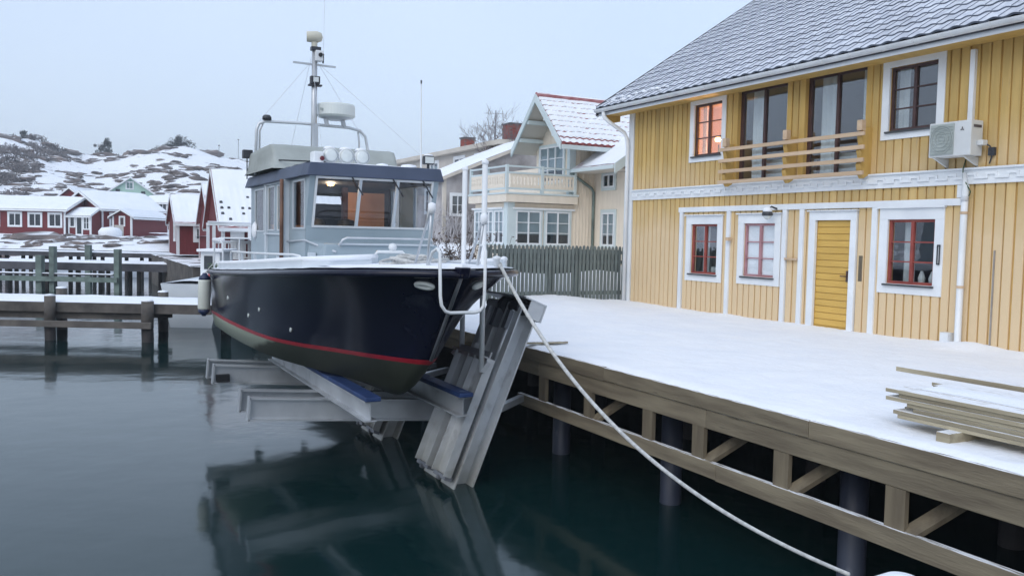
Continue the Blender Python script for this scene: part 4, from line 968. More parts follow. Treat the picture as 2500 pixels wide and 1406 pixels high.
# three big searchlights on a bar
for x in (3.40, 3.635, 3.87):
    MB().lathe([(.0, -.19), (.06, -.18), (.10, -.09), (.112, .0), (.112, .03)], (x, 12.3, 2.72), (0, -1, 0), 20).build('searchlight', 'white_plain', bo, smooth=True)
    MB().lathe([(.104, .0305), (.07, .045), (0, .05)], (x, 12.3, 2.72), (0, -1, 0), 20).build('searchlight_lens', 'lamp_glass', bo, smooth=True)
    mb = MB(); mb.lathe([(0, .05), (.06, .04), (.1, 0)], (x, 12.37, 2.81), (0, 0, 1), 10); mb.build('snow_cap', 'snow', bo, smooth=True)
MB().box(3.2, 3.98, 12.36, 12.41, 2.58, 2.62).build('light_bar', 'steel', bo)
MB().box(3.13, 3.28, 12.2, 12.4, 2.57, 2.76).build('horn_box', 'white_plain', bo, bevel=.02)
MB().lathe([(.03, 0), (.035, .03), (.02, .04)], (3.25, 12.2, 2.66), (0, -1, 0), 10).build('horn_mouth', 'lens_red', bo)
for (x, y, r_) in ((4.08, 12.0, .1), (4.45, 11.9, .13)): MB().lathe([(r_, 0), (r_*.8, .05), (0, .065)], (x, y, 2.56), n=12).build('vent_snow', 'snow', bo, smooth=True)
# mast, spreader, gear
MB().tube([(3.80, 14.8, 2.6), (3.805, 14.8, 4.72)], [.055, .045], 12).build('mast', 'alu', bo, smooth=True)
MB().box(3.75, 3.83, 14.62, 14.72, 2.56, 3.45).build('mast_step', 'alu', bo)
MB().beam((3.44, 14.8, 4.47), (4.17, 14.8, 4.46), .035, .03).build('spreader', 'alu', bo)
MB().box(3.74, 3.90, 14.74, 14.85, 4.70, 4.76).build('mast_platform', 'dark_metal', bo)
MB().box(3.80, 3.93, 14.70, 14.84, 4.52, 4.699).build('camera_housing', 'white_plain', bo, bevel=.015); MB().lathe([(.035, 0), (.035, .03), (0, .035)], (3.88, 14.70, 4.62), (0, -1, 0), 10).build('camera_lens', 'black', bo)
q = MB(); q.lathe([(.05, 0), (.05, .08)], (3.8, 14.8, 4.762), n=12); q.build('lamp_foot', 'beige_plastic', bo)
q = MB(); q.lathe([(.085, -.13), (.09, -.10), (.10, .04), (.07, .12), (0, .14)], (3.80, 14.8, 4.93), (.96, -.25, .02), 16); q.build('masthead_lamp', 'beige_plastic', bo, smooth=True)
MB().box(3.72, 3.88, 14.70, 14.80, 4.13, 4.26).build('deck_flood', 'dark_metal', bo, bevel=.01); MB().box(3.76, 3.85, 14.69, 14.699, 4.16, 4.24).build('flood_glass', 'lamp_glass', bo); MB().box(3.70, 3.92, 14.72, 14.84, 4.10, 4.125).build('flood_bracket', 'dark_metal', bo)
MB().tube([(3.945, 14.78, 4.50), (3.95, 14.78, 4.66)], .014, 6).build('sensor', 'black', bo)
MB().tube([(3.97, 14.85, 4.5), (3.985, 14.86, 5.7)], .004, 5).build('whip_aerial', 'white_plain', bo)
# radar arch
arch = [(2.84, 14.9, 2.55), (2.86, 14.9, 3.30), (2.90, 14.9, 3.41), (3.0, 14.9, 3.455), (3.6, 14.9, 3.47), (4.45, 14.9, 3.455), (4.65, 14.9, 3.42), (4.75, 14.9, 3.32), (4.82, 14.9, 2.95), (4.84, 14.9, 2.55)]
MB().tube(arch, .026, 10).build('radar_arch', 'steel', bo, smooth=True)
MB().tube([(2.93, 15.02, 2.55), (2.93, 15.0, 3.3), (2.98, 14.95, 3.44)], .018, 8).build('arch_brace', 'steel', bo, smooth=True); MB().tube([(4.68, 15.02, 2.6), (4.66, 14.98, 3.2), (4.62, 14.92, 3.40)], .018, 8).build('arch_brace', 'steel', bo, smooth=True)
MB().lathe([(.0, 0), (.30, 0), (.335, .03), (.33, .20), (.315, .225), (0, .24)], (4.21, 14.9, 3.61), n=40).build('radome', 'radome', bo)
MB().lathe([(.16, -.05), (.29, -.001)], (4.21, 14.9, 3.62), n=20).build('radome_base', 'alu', bo)
MB().box(3.885, 3.96, 14.705, 14.72, 3.70, 3.735).build('radome_badge', 'ac_grille', bo)
for x in (4.06, 4.36): MB().beam((x, 14.9, 3.46), (x-.03, 14.9, 3.58), .05, .10, (0, 1, 0)).build('radome_leg', 'alu', bo)
MB().lathe([(.075, 0), (.075, .05), (.05, .08), (0, .085)], (3.03, 14.9, 3.48), n=14).build('gps_dome', 'dark_metal', bo, smooth=True)
for (a, b_) in (((3.78, 14.8, 4.55), (2.9, 14.9, 3.44)), ((3.83, 14.8, 4.55), (4.72, 14.95, 3.3)), ((3.9, 14.8, 4.47), (4.9, 12.0, 2.6)), ((3.78, 14.8, 4.4), (3.62, 13.6, 2.95)), ((3.76, 14.85, 4.6), (3.5, 15.3, 2.95))): MB().tube([a, b_], .0035, 5).build('stay', 'steel', bo)
MB().tube([(2.78, 15.3, 2.5), (2.78, 15.3, 2.86)], .010, 6).build('lamp_post', 'dark_metal', bo); MB().box(2.70, 2.86, 15.2, 15.34, 2.85, 2.99).build('stern_lamp', 'dark_metal', bo, bevel=.01)
# whip aerial and floodlight on the roof front
MB().tube([(4.68, 12.0, 2.54), (4.665, 12.0, 3.85)], [.014, .007], 8).build('whip_aerial', 'white_plain', bo); MB().lathe([(.012, 0), (.012, .05)], (4.665, 12.0, 3.82), n=8).build('aerial_tip', 'dark_metal', bo)
q = MB(); q.box(4.50, 4.66, 11.42, 11.50, 2.60, 2.72); q.box(4.56, 4.60, 11.45, 11.48, 2.53, 2.60); q.build('floodlight', 'dark_metal', bo, bevel=.012); MB().box(4.515, 4.645, 11.41, 11.419, 2.615, 2.705).build('floodlight_glass', 'lamp_glass', bo)
MB().lathe([(.07, 0), (.06, .02), (0, .03)], (4.58, 11.46, 2.72), n=10).build('snow_cap', 'snow', bo, smooth=True)
# rails along the side deck
def rail(pts, nm='side_rail', r_=.016): return MB().tube(pts, r_, 8).build(nm, 'white_plain', bo, smooth=True)
rail([(2.50, 15.2, 1.02), (2.50, 15.2, 1.24), (2.47, 14.9, 1.265), (2.46, 13.4, 1.28), (2.52, 12.0, 1.30), (2.62, 11.2, 1.315), (2.66, 11.02, 1.30), (2.69, 10.92, 1.22)])
for (x, y) in ((2.47, 14.0), (2.48, 13.0), (2.55, 11.8)): MB().box(x-.015, x+.015, y-.03, y+.03, 1.02, 1.28).build('rail_stanchion', 'boat_pale', bo)
MB().box(2.86, 2.94, 11.3, 11.42, 1.1, 1.34).build('vent_box', 'boat_pale', bo)
rail([(3.42, 10.3, 1.15), (3.42, 10.3, 1.34), (3.46, 10.3, 1.38), (3.78, 10.3, 1.38), (3.82, 10.3, 1.34), (3.82, 10.3, 1.15)], 'hatch_rail', .022)
MB().box(3.45, 3.79, 10.26, 10.34, 1.25, 1.33).build('hatch_board', 'boat_grey', bo)
MB().lathe([(0, -.055), (.04, -.04), (.055, 0), (.04, .04), (0, .055)], (3.66, 10.32, 1.44), n=12).build('light_ball', 'white_plain', bo, smooth=True)
# bow A frames and ladder
for (ap, f1, f2) in (((3.49, 8.61, 1.92), (3.47, 9.08, 1.22), (3.50, 8.75, 1.22)), ((4.11, 8.61, 1.82), (4.13, 9.08, 1.22), (4.10, 8.75, 1.22))):
    MB().tube([f1, (V(f1)).lerp(V(ap), .96), ap], .014, 8).build('bow_frame', 'steel', bo, smooth=True); MB().tube([ap, f2], .016, 8).build('bow_frame', 'steel', bo, smooth=True)
    MB().lathe([(.03, -.09), (.042, -.04), (.04, .02), (0, .035)], ap, n=10).build('snow_cap', 'snow', bo, smooth=True)
rail([(3.50, 8.75, 1.25), (3.51, 8.62, 1.42), (3.53, 8.54, 1.46), (3.535, 8.48, 1.42), (3.54, 8.46, .96), (3.555, 8.46, .86), (3.60, 8.46, .795), (3.66, 8.46, .775), (3.95, 8.46, .775), (4.01, 8.46, .79), (4.05, 8.46, .84), (4.06, 8.46, .94), (4.065, 8.46, 1.44), (4.07, 8.52, 1.50), (4.08, 8.62, 1.50), (4.10, 8.75, 1.25)], 'bow_ladder', .019)
# bow post and roller
MB().lathe([(.035, 0), (.035, .13), (.05, .14), (.045, .17), (0, .185)], (4.40, 8.86, 1.20), n=12).build('samson_post', 'white_plain', bo, smooth=True)
q = MB(); q.hexa([(3.74, 8.42, 1.14), (3.86, 8.42, 1.14), (3.92, 8.8, 1.16), (3.68, 8.8, 1.16), (3.74, 8.38, 1.262), (3.86, 8.38, 1.262), (3.92, 8.8, 1.272), (3.68, 8.8, 1.272)]); q.build('stem_head', 'navy', bo, bevel=.012)
# oval fairleads on the flare
def hull_x(y, z, sgn):
    best = None
    for r_a, r_b in zip(rows, rows[1:]):
        for i in range(NS):
            for (p, q_) in ((r_a[i], r_b[i]),):
                if (p.z-z)*(q_.z-z) <= 0 and abs(p.z-q_.z) > 1e-5:
                    t = (p.z-z)/(p.z-q_.z); yy = p.x+(q_.x-p.x)*t; hh = p.y+(q_.y-p.y)*t
                    if best is None or abs(yy-y) < best[0]: best = (abs(yy-y), hh, yy)
    return XC+sgn*best[1], best[2]
for sgn in (-1, 1):
    x, y = hull_x(8.8, 1.06, sgn)
    xa, ya = hull_x(9.0, 1.06, sgn); dy = V((xa-x, ya-y, 0)).normalized() if abs(ya-y) > .02 else V((sgn*.5, .86, 0))
    xb, yb_ = hull_x(y+.0, .96, sgn); uz = V((xb-x, yb_-y, -.10)).normalized()
    n_ = dy.cross(uz).normalized()
    if n_.x*sgn < 0: n_ = -n_
    ctr = V((x, y, 1.06))+n_*.012
    mb = MB(); mb.tube([ctr+dy*(.085*math.cos(a))+uz*(.052*math.sin(a)) for a in [i*math.pi/12 for i in range(25)]], .026, 8, caps=False); mb.build('fairlead', 'radome', bo, smooth=True)
    mb = MB(); mb.add([ctr-n_*.004+dy*(.085*math.cos(a))+uz*(.052*math.sin(a)) for a in [i*math.pi/8 for i in range(16)]], [tuple(range(16))]); mb.build('fairlead_mouth', 'black', bo)
for (y, z) in ((14.6, .52), (13.2, .36), (12.4, .50), (11.6, .30)):
    x, y = hull_x(y, z, -1); MB().lathe([(.035, 0), (.03, .012), (.012, .014)], (x, y, z), (-1, 0, .1), 10).build('skin_fitting', 'radome', bo)
# stern gear: rail, fender board, swim platform
rail([(2.45, 16.7, .92), (2.45, 16.7, 1.42), (2.55, 16.72, 1.47), (5.0, 16.72, 1.47), (5.1, 16.7, 1.42), (5.1, 16.7, .92)], 'stern_rail')
for x in (2.9, 3.4, 3.9, 4.4): MB().tube([(x, 16.72, .92), (x, 16.72, 1.46)], .012, 6).build('rail_stanchion', 'white_plain', bo)
rail([(2.45, 16.7, 1.42), (2.44, 15.9, 1.42), (2.46, 15.8, 1.38), (2.46, 15.8, .95)], 'stern_rail'); MB().box(2.40, 2.52, 15.95, 16.65, 1.40, 1.47).build('rail_snow', 'snow', bo, bevel=.02)
MB().box(2.5, 5.1, 16.8, 17.35, .02, .07).build('swim_platform', 'timber_old', bo)
MB().box(2.5, 5.1, 16.82, 17.33, .071, .10).build('platform_snow', 'snow', bo, bevel=.01)
for x in (3.35, 4.25):
    q = MB(); q.box(x-.13, x+.13, 16.83, 17.2, -.15, .0); q.box(x-.05, x+.05, 16.9, 17.15, -.45, -.15); q.tube([(x, 16.8, -.42), (x, 17.25, -.42)], .06, 10); q.build('stern_drive', 'black', bo)
# fender hung on the quarter, rope coil on deck, mooring rope
fd_ = thing('fender', 'white cylindrical boat fender with blue ends hanging at the stern of the navy boat', 'fender', (2.23, 16.5, .1))
MB().lathe([(.105, -.27), (.112, -.24), (.112, .24), (.105, .27)], (2.24, 16.45, .44), (.02, .0, 1), 18).build('body', 'fender_white', fd_, smooth=True)
for k in (1, -1): MB().lathe([(.104, 0), (.095, .05), (.05, .09), (.035, .12), (0, .125)], V((2.24, 16.45, .44))+V((.02*k, 0, k)).normalized()*.271, (.02*k, 0, k), 18).build('end_cap', 'fender_blue', fd_, smooth=True)
MB().tube([(2.25, 16.45, .82), (2.33, 16.45, .93), (2.43, 16.45, 1.05)], .008, 6).build('lanyard', 'rope', fd_)
pts = []
rr = random.Random(11)
for i in range(150):
    t = i/149; a = t*30; pts.append((3.62+.26*math.cos(a)*(1-.35*math.sin(a*.37))+.10*math.sin(a*.21), 9.45+.20*math.sin(a)*(1-.3*math.cos(a*.3))+.12*math.sin(t*8), 1.275+.035*math.sin(a*1.7)+.05*abs(math.sin(t*7))))
tag(MB().tube(pts, .019, 7).build('rope_coil', 'rope', None, smooth=True), 'untidy grey white rope heaped on the snowy foredeck of the navy boat', 'rope')
A = V((4.42, 8.80, 1.27)); B = V((3.62, 3.08, -.12))
pts = []
for i in range(61):
    t = i/60; p = A.lerp(B, t); p.z -= .48*4*t*(1-t)*(1.0); pts.append(p)
tag(MB().tube([A+V((.04, .05, .02)), A+V((0, .06, .0))]+pts, [.024, .024]+[.022-.011*i/60 for i in range(61)], 8).build('mooring_rope', 'rope', None, smooth=True), 'taut white mooring rope running from the bow down to the snowy pile', 'rope')
mp_ = thing('mooring_pile', 'mooring pile with rounded snow cap at the bottom edge of the picture', 'mooring pile', (3.80, 2.93, WZ))
MB().tube([(3.80, 2.90, -3), (3.80, 2.90, -.2)], .15, 16).build('pile', 'timber_old', mp_, smooth=True)
MB().lathe([(.19, -.08), (.20, -.03), (.16, .05), (.08, .10), (0, .115)], (3.80, 2.90, -.2), n=20).build('snow_cap', 'snow', mp_, smooth=True)
# ------------------------------------------------------------------ other buildings
def gable_house(name, label, cat, O, rd, sd, Ln, W_, z0, ze, zr, wm_='red_board', trim='white_plain', over=.3, ends=.3, snow_t=.10, roofm='dark_board', group=None, snow=True, parent=None, bw=.14, corr=0):
    O = V((O[0], O[1], 0)); rd = V((rd[0], rd[1], 0)).normalized(); sd = V((sd[0], sd[1], 0)).normalized()
    t = parent or thing(name, label, cat, (O.x, O.y, z0), group)
    P = lambda a, b_, z: O+rd*a+sd*b_+V((0, 0, z))
    mb = MB()
    pent = lambda a: [P(a, 0, z0), P(a, W_, z0), P(a, W_, ze), P(a, W_/2, zr), P(a, 0, ze)]
    mb.add(pent(0)+pent(Ln), [(0, 1, 2, 3, 4), (9, 8, 7, 6, 5), (0, 5, 6, 1), (1, 6, 7, 2), (0, 4, 9, 5), (2, 7, 8, 3), (3, 8, 9, 4)]); mb.build('wall', wm_, t)
    sl = (zr-ze)/(W_/2)
    for k in (0, 1):
        b0 = -over if k == 0 else W_+over; bm = W_/2; e0 = ze-over*sl; off = .05
        mk = lambda h0, h1: [P(-ends, b0, e0+h0), P(Ln+ends, b0, e0+h0), P(Ln+ends, bm, zr+h0), P(-ends, bm, zr+h0), P(-ends, b0, e0+h1), P(Ln+ends, b0, e0+h1), P(Ln+ends, bm, zr+h1), P(-ends, bm, zr+h1)]
        r_ = MB().hexa(mk(.01, .07)).build('roof', roofm, t)
        if snow:
            mb = MB(); nu, nv = (int((Ln+2*ends)/.05), 36) if corr else (max(6, int(Ln*2)), 10)
            bb0 = b0+(.05 if k == 0 else -.05)
            top = lambda a, b_: P(-ends+.03+(Ln+2*ends-.06)*a, bb0+(bm-bb0)*b_, e0+.05*sl+(zr-e0-.05*sl)*b_+.075+snow_t*(min(1, 8*b_, 8*a+.25, 8*(1-a)+.25))*(1+.35*fbm(a*Ln*.7, b_*3, k+O.x))+corr*(math.sin((Ln+2*ends)*a/.3*6.283)+1.6*(1-((b_*7) % 1)))*(.35+.65*max(0, .5+fbm(a*Ln*.9, b_*4, 7)))*(1.15-b_))
            mb.grid(top, nu, nv)
            for j in range(nv):   # close the rim
                pass
            so_ = mb.build('roof_snow', 'snow', r_, smooth=True, recalc=False)
        for a in (-ends-.03, Ln+ends):
            mb = MB(); mb.hexa([P(a, b0, e0-bw+.09), P(a+.03, b0, e0-bw+.09), P(a+.03, bm, zr-bw+.09), P(a, bm, zr-bw+.09), P(a, b0, e0+.10), P(a+.03, b0, e0+.10), P(a+.03, bm, zr+.10), P(a, bm, zr+.10)]); mb.build('barge_board', trim, t)
        mb = MB(); bq = b0-(.02 if k == 0 else -.02); mb.hexa([P(-ends, min(bq, b0), e0-.10), P(Ln+ends, min(bq, b0), e0-.10), P(Ln+ends, max(bq, b0), e0-.10), P(-ends, max(bq, b0), e0-.10), P(-ends, min(bq, b0), e0+.06), P(Ln+ends, min(bq, b0), e0+.06), P(Ln+ends, max(bq, b0), e0+.06), P(-ends, max(bq, b0), e0+.06)]); mb.build('eave_board', trim, t)
    for (a, b_) in ((0, 0), (0, W_), (Ln, 0), (Ln, W_)):
        a0, a1 = (a-.025, a+.12) if a == 0 else (a-.12, a+.025); b0, b1 = (b_-.025, b_+.12) if b_ == 0 else (b_-.12, b_+.025)
        mb = MB(); mb.hexa([P(a0, b0, z0), P(a1, b0, z0), P(a1, b1, z0), P(a0, b1, z0), P(a0, b0, ze-.02), P(a1, b0, ze-.02), P(a1, b1, ze-.02), P(a0, b1, ze-.02)]); mb.build('corner_board', trim, t)
    return t, P, rd, sd
def fwin(parent, P, face, s0, s1, z0, z1, Ln=0, cols=2, rows=1, lit=False, fm='white_plain', gm='dark_glass', cw=.12):
    # face 'f' = b 0 side (front), 'e' = a 0 end
    o = P(0, 0, 0); ex = P(1, 0, 0)-o; ey = P(0, 1, 0)-o
    if face == 'f': F = Frame(o, ex, -ey)
    else: F = Frame(o, ey, -ex)
    wo = window(F, parent, s0, s1, z0, z1, cols, rows, fm, fm, cw=cw, gm='glass_far', rec=-.03, fw_=.06, mull=.07, bar=.03, proud=.055)
    mb = MB(); F.box(mb, s0+.01, s1-.01, z0+.01, z1-.01, .001, .006); mb.build('room_dark', gm, wo)
    if lit:
        for k in range(3):
            mb = MB(); c = s0+(s1-s0)*(.25+.22*k); mb.lathe([(0, -.05), (.05, 0), (0, .06)], F.P(c, z0+.2+.06*(k == 1), .012), n=8); mb.build('candle_light', 'candle', wo)
    return wo
# --- cream house with bay and balcony
ch = thing('cream_house', 'cream wooden villa with bay window, balcony and snowy red tile gable', 'house', (15, 24.6, 0))
MB().box(12.60, 15.80, 24.63, 27.1, -.2, 2.70).build('bay_wall', 'cream', ch)
MB().box(15.05, 15.81, 24.60, 24.629, -.2, 4.7).build('wall', 'cream', ch)
MB().box(15.83, 24, 18.8, 33, -.2, 4.2).build('wall', 'cream', ch)
for i in range(6):
    x = 15.09+i*.125; MB().box(x, x+.03, 24.575, 24.599, -.1, 4.6).build('batten', 'cream', ch)
MB().box(12.42, 15.09, 24.42, 27.3, 2.72, 2.97).build('balcony_fascia', 'cream', ch, bevel=.01)
MB().box(12.40, 15.12, 24.40, 27.32, 2.972, 3.03).build('balcony_floor', 'mint_trim', ch)
Ff = Frame((0, 24.63, 0), (1, 0, 0), (0, -1, 0)); Fl = Frame((12.60, 0, 0), (0, -1, 0), (-1, 0, 0))
def cwin(F, s0, s1, z0, z1, c, r, **kw):
    w_ = window(F, ch, s0, s1, z0, z1, c, r, 'white_plain', 'mint_trim', cw=kw.pop('cw', .06), gm='glass_far', rec=-.035, fw_=.05, mull=.045, bar=.025, proud=.05, **kw)
    mb = MB(); F.box(mb, s0, s1, z0, z1, .001, .004); mb.build('room_dark', 'dark_glass', w_)
    if z1-z0 > .9 and r == 3:
        mb = MB(); F.box(mb, s0+.03, s1-.03, z0+(z1-z0)*.30, z1, .005, .008); mb.build('blind', 'curtain', w_)
    return w_
cwin(Ff, 12.88, 13.80, 1.37, 2.46, 2, 3); cwin(Ff, 13.98, 14.90, 1.37, 2.46, 2, 3)
for y in (24.85, 25.62, 26.38): cwin(Fl, -y-.66, -y, 1.38, 2.46, 2, 3)
MB().box(12.56, 12.82, 24.58, 24.84, .3, 2.71).build('corner_post', 'mint_trim', ch)
MB().box(12.75, 15.06, 24.53, 24.629, 2.50, 2.56).build('drip_board', 'white_plain', ch); MB().box(12.5, 12.599, 24.86, 27.2, 2.50, 2.56).build('drip_board', 'white_plain', ch)
# balcony rail with cut balusters
for z in (3.12, 3.62): MB().box(12.50, 15.02, 24.46, 24.52, z, z+.06).build('balcony_rail', 'mint_trim', ch); MB().box(12.44, 12.50, 24.56, 27.2, z, z+.06).build('balcony_rail', 'mint_trim', ch)
MB().box(12.46, 15.02, 24.455, 24.525, 3.83, 3.88).build('balcony_rail', 'mint_trim', ch); MB().box(12.435, 12.505, 24.56, 27.2, 3.83, 3.88).build('balcony_rail', 'mint_trim', ch)
bm_ = MB(); bm_.prism([(-.06, 0, 3.181), (.06, 0, 3.181), (.06, 0, 3.26), (.035, 0, 3.33), (.05, 0, 3.42), (.035, 0, 3.50), (.06, 0, 3.56), (.06, 0, 3.619), (-.06, 0, 3.619), (-.06, 0, 3.56), (-.035, 0, 3.50), (-.05, 0, 3.42), (-.035, 0, 3.33), (-.06, 0, 3.26)], (0, .02, 0)); bme = bm_.mesh('baluster', 'cream')
for i in range(19): inst('baluster', bme, (12.66+i*.127, 24.48, 0), ch)
for i in range(20): inst('baluster', bme, (12.46, 24.66+i*.127, 0), ch, (0, 0, math.pi/2))
for (x, y) in ((12.47, 24.49), (13.75, 24.49), (15.0, 24.49), (12.47, 25.9), (12.47, 27.2)): MB().box(x-.045, x+.045, y-.045, y+.045, 3.03, 3.90).build('balcony_post', 'mint_trim', ch)
# gable room behind the balcony
GY0, GY1, GX0 = 24.6, 26.9, 14.86
apz = 6.20
mb = MB(); ym = (23.7+27.05)/2
mb.add([(GX0, GY0, 2.9), (GX0, GY1, 2.9), (GX0, GY1, 4.7), (GX0, ym+.15, 6.0), (GX0, ym-.15, 6.0), (GX0, GY0, 4.85)], [(0, 1, 2, 3, 4, 5)])
mb.add([(GX0, GY0-.001, 2.9), (19, GY0-.001, 2.9), (19, GY0-.001, 4.9), (GX0, GY0-.001, 4.85)], [(0, 1, 2, 3)]); mb.add([(GX0, GY1, 2.9), (19, GY1, 2.9), (19, GY1, 4.9), (GX0, GY1, 4.7)], [(0, 1, 2, 3)])
mb.build('gable_wall', 'cream', ch, recalc=False)
Fg = Frame((GX0, 0, 0), (0, -1, 0), (-1, 0, 0))
cwin(Fg, -26.6, -24.95, 3.5, 4.72, 3, 3, split=[0, .34, .67, 1])
MB().box(GX0-.03, GX0+.2, GY0-.03, GY0+.14, 2.95, 4.72).build('corner_post', 'mint_trim', ch)
for i in range(8):
    x = 15.2+i*.16; MB().box(x, x+.04, GY0-.03, GY0-.002, 3.0, 4.75).build('batten', 'cream', ch)
ys_, yn_ = 23.66, 27.05
gsl = (6.20-4.52)/(ym-ys_)
for (yb0, nm) in ((ys_, 's'), (yn_, 'n')):
    mb = MB(); mb.hexa([(13.95, yb0, 4.52), (20, yb0, 4.52), (20, ym, 6.20), (13.95, ym, 6.20), (13.95, yb0, 4.60), (20, yb0, 4.60), (20, ym, 6.28), (13.95, ym, 6.28)]); gr = mb.build('gable_roof', 'red_roof', ch)
    mb = MB(); mb.hexa([(13.96, yb0+(.03 if nm == 's' else -.03), 4.505), (19.9, yb0+(.03 if nm == 's' else -.03), 4.505), (19.9, ym, 6.17), (13.96, ym, 6.17), (13.96, yb0+(.03 if nm == 's' else -.03), 4.518), (19.9, yb0+(.03 if nm == 's' else -.03), 4.518), (19.9, ym, 6.195), (13.96, ym, 6.195)]); mb.build('soffit', 'cream_pale', ch)
    # tile courses with snow
    n = 9; dy = (ym-yb0)/n
    for i in range(n):
        y0 = yb0+dy*i; z0_ = 4.60+1.68*i/n; z1_ = 4.60+1.68*(i+1)/n
        mb = MB(); nu = 52
        mb.grid(lambda a, b_: (13.98+a*5.9, y0+dy*1.06*b_, z0_+(z1_-z0_)*1.06*b_+(.055 if b_ < .5 else .012)+.018*math.sin(a*5.9/.24*6.283)), nu*2, 1, 0)
        mb.grid(lambda a, b_: (13.98+a*5.9, y0, z0_+(.055*b_-.01*(1-b_))+.018*math.sin(a*5.9/.24*6.283)), nu*2, 1, 1)
        mb.build('tile_course', ['red_roof_snowed', 'red_roof'], gr, recalc=False)
        if i > 0:
            mb = MB(); mb.grid(lambda a, b_: (14.0+a*5.85, y0+dy*(.16+.84*b_), z0_+(z1_-z0_)*(.16+.84*b_)+.058+.02*math.sin(math.pi*b_)+.012*fbm(a*30, i, b_)-.045*max(0, fbm(a*11, i*3, 5)+.05)), 60, 4); mb.build('course_snow', 'snow', gr, smooth=True, recalc=False)
    # barge boards
    mb = MB(); mb.hexa([(13.90, yb0, 4.40), (13.95, yb0, 4.40), (13.95, ym, 6.10), (13.90, ym, 6.10), (13.90, yb0, 4.64), (13.95, yb0, 4.64), (13.95, ym, 6.36), (13.90, ym, 6.36)]); mb.build('barge_board', 'mint_trim', ch)
MB().tube([(13.95, ym, 6.33), (20, ym, 6.33)], .10, 10).build('ridge_tiles', 'red_roof_snowed', ch)
for z, yy in ((5.55, 0), (5.0, 1)):
    hw_ = (6.2-z)/gsl-.1
    for yy_ in (ym-hw_, ym+hw_): MB().box(13.96, GX0, yy_-.06, yy_+.06, z-.12, z).build('purlin', 'mint_trim', ch)
MB().box(13.96, 19, ys_-.06, ys_-.002, 4.42, 4.56).build('gutter', 'mint_trim', ch)
# main roof sloping up from the eave over the small windows
def mrz(x): return 3.88+(x-14.90)*.66
def mslab(y0, y1, x0, x1, h0, h1): return [(x0, y0, mrz(x0)+h0), (x1, y0, mrz(x1)+h0), (x1, y1, mrz(x1)+h0), (x0, y1, mrz(x0)+h0), (x0, y0, mrz(x0)+h1), (x1, y0, mrz(x1)+h1), (x1, y1, mrz(x1)+h1), (x0, y1, mrz(x0)+h1)]
mr_ = MB().hexa(mslab(22.0, 24.59, 14.90, 21.0, -.08, 0)).build('main_roof', 'red_roof', ch)
mb = MB(); mb.grid(lambda a, b_: (lambda x, y: (x, y, mrz(x)+.02+.03*min(1, 6*a+.2, 6*(1-b_)+.1)+.012*fbm(a*8, b_*5, 2)))(14.93+a*5.9, 22.03+b_*(2.0+.25*a+.16*fbm(a*9, 1, 3))), 60, 14); mb.build('roof_snow', 'snow', mr_, smooth=True, recalc=False)
MB().hexa(mslab(21.95, 21.999, 14.86, 21.0, -.26, .06)).build('barge_board', 'mint_trim', ch)
MB().box(14.82, 14.91, 22.0, 24.58, 3.76, 3.87).build('gutter', 'mint_trim', ch)
MB().box(14.95, 15.82, 22.05, 24.58, 3.76, 3.79).build('soffit', 'cream_pale', ch)
MB().tube([(14.88, 24.48, 3.78), (15.0, 24.5, 3.66), (15.68, 24.51, 3.28), (15.76, 24.52, 3.15), (15.76, 24.52, .1)], .045, 8).build('downpipe', 'green_wood', ch, smooth=True)
Fm = Frame((15.83, 0, 0), (0, -1, 0), (-1, 0, 0))
cwin(Fm, -24.02, -23.36, 3.28, 3.72, 2, 1, cw=.09); cwin(Fm, -24.02, -23.30, 1.38, 2.46, 2, 3, cw=.09); cwin(Fm, -21.9, -21.2, 1.38, 2.46, 2, 3, cw=.09)
# --- older pale house with chimneys behind it
gh, P_, _, _ = gable_house('pale_house', 'weathered pale house with low snowy roof and two brick chimneys behind the cream villa', 'house', (14.3, 34), (0, 1), (1, 0), 3.2, 8.6, .6, 4.05, 5.85, 'grey_rough', 'cream_pale', .25, .2, .12)
Fq = Frame((14.3, 34, 0), (1, 0, 0), (0, -1, 0)); Fs_ = Frame((14.3, 34, 0), (0, 1, 0), (-1, 0, 0))
for (a, b_, z0, z1) in ((.35, .95, 2.5, 3.35), (2.6, 3.3, 2.5, 3.35)): window(Fq, gh, a, b_, z0, z1, 2, 2, 'white_plain', 'white_plain', cw=.07, gm='glass_far', rec=-.03, fw_=.05, mull=.04, proud=.05)
for (a, b_, z0, z1) in ((1.2, 2.0, 2.6, 3.6),): window(Fs_, gh, a, b_, z0, z1, 2, 2, 'white_plain', 'white_plain', cw=.07, gm='glass_far', rec=-.03, fw_=.05, mull=.04, proud=.05)
MB().box(18.6, 23.5, 37.5, 52, .5, 5.98).build('upper_wall', 'grey_house', gh)
MB().box(18.25, 23.9, 36.8, 52.4, 5.99, 6.22).build('upper_roof', 'cream_pale', gh, bevel=.02)
mb = MB(); mb.grid(lambda a, b_: (18.3+a*5.5, 36.9+b_*15.4, 6.23+.06*math.sin(math.pi*a)+.02*fbm(a*4, b_*9, 1)), 10, 24); mb.build('roof_snow', 'snow', gh, smooth=True, recalc=False)
Fu = Frame((18.6, 0, 0), (0, -1, 0), (-1, 0, 0))
for (a, b_, z0, z1, c) in ((41.4, 42.75, 4.86, 5.72, 2), (39.45, 40.1, 5.32, 5.70, 1), (45, 46.2, 4.86, 5.7, 2)):
    w_ = window(Fu, gh, -b_, -a, z0, z1, c, 1, 'white_plain', 'white_plain', cw=.10, gm='glass_far', rec=-.03, fw_=.06, mull=.05, proud=.05)
    mb = MB(); Fu.box(mb, -b_, -a, z0, z1, .001, .005); mb.build('room_dark', 'dark_board', w_)
    if c == 2: mb = MB(); Fu.box(mb, -b_+.05, -a-.05, z0, z0+.62, .006, .012); mb.build('curtain', 'curtain', w_)
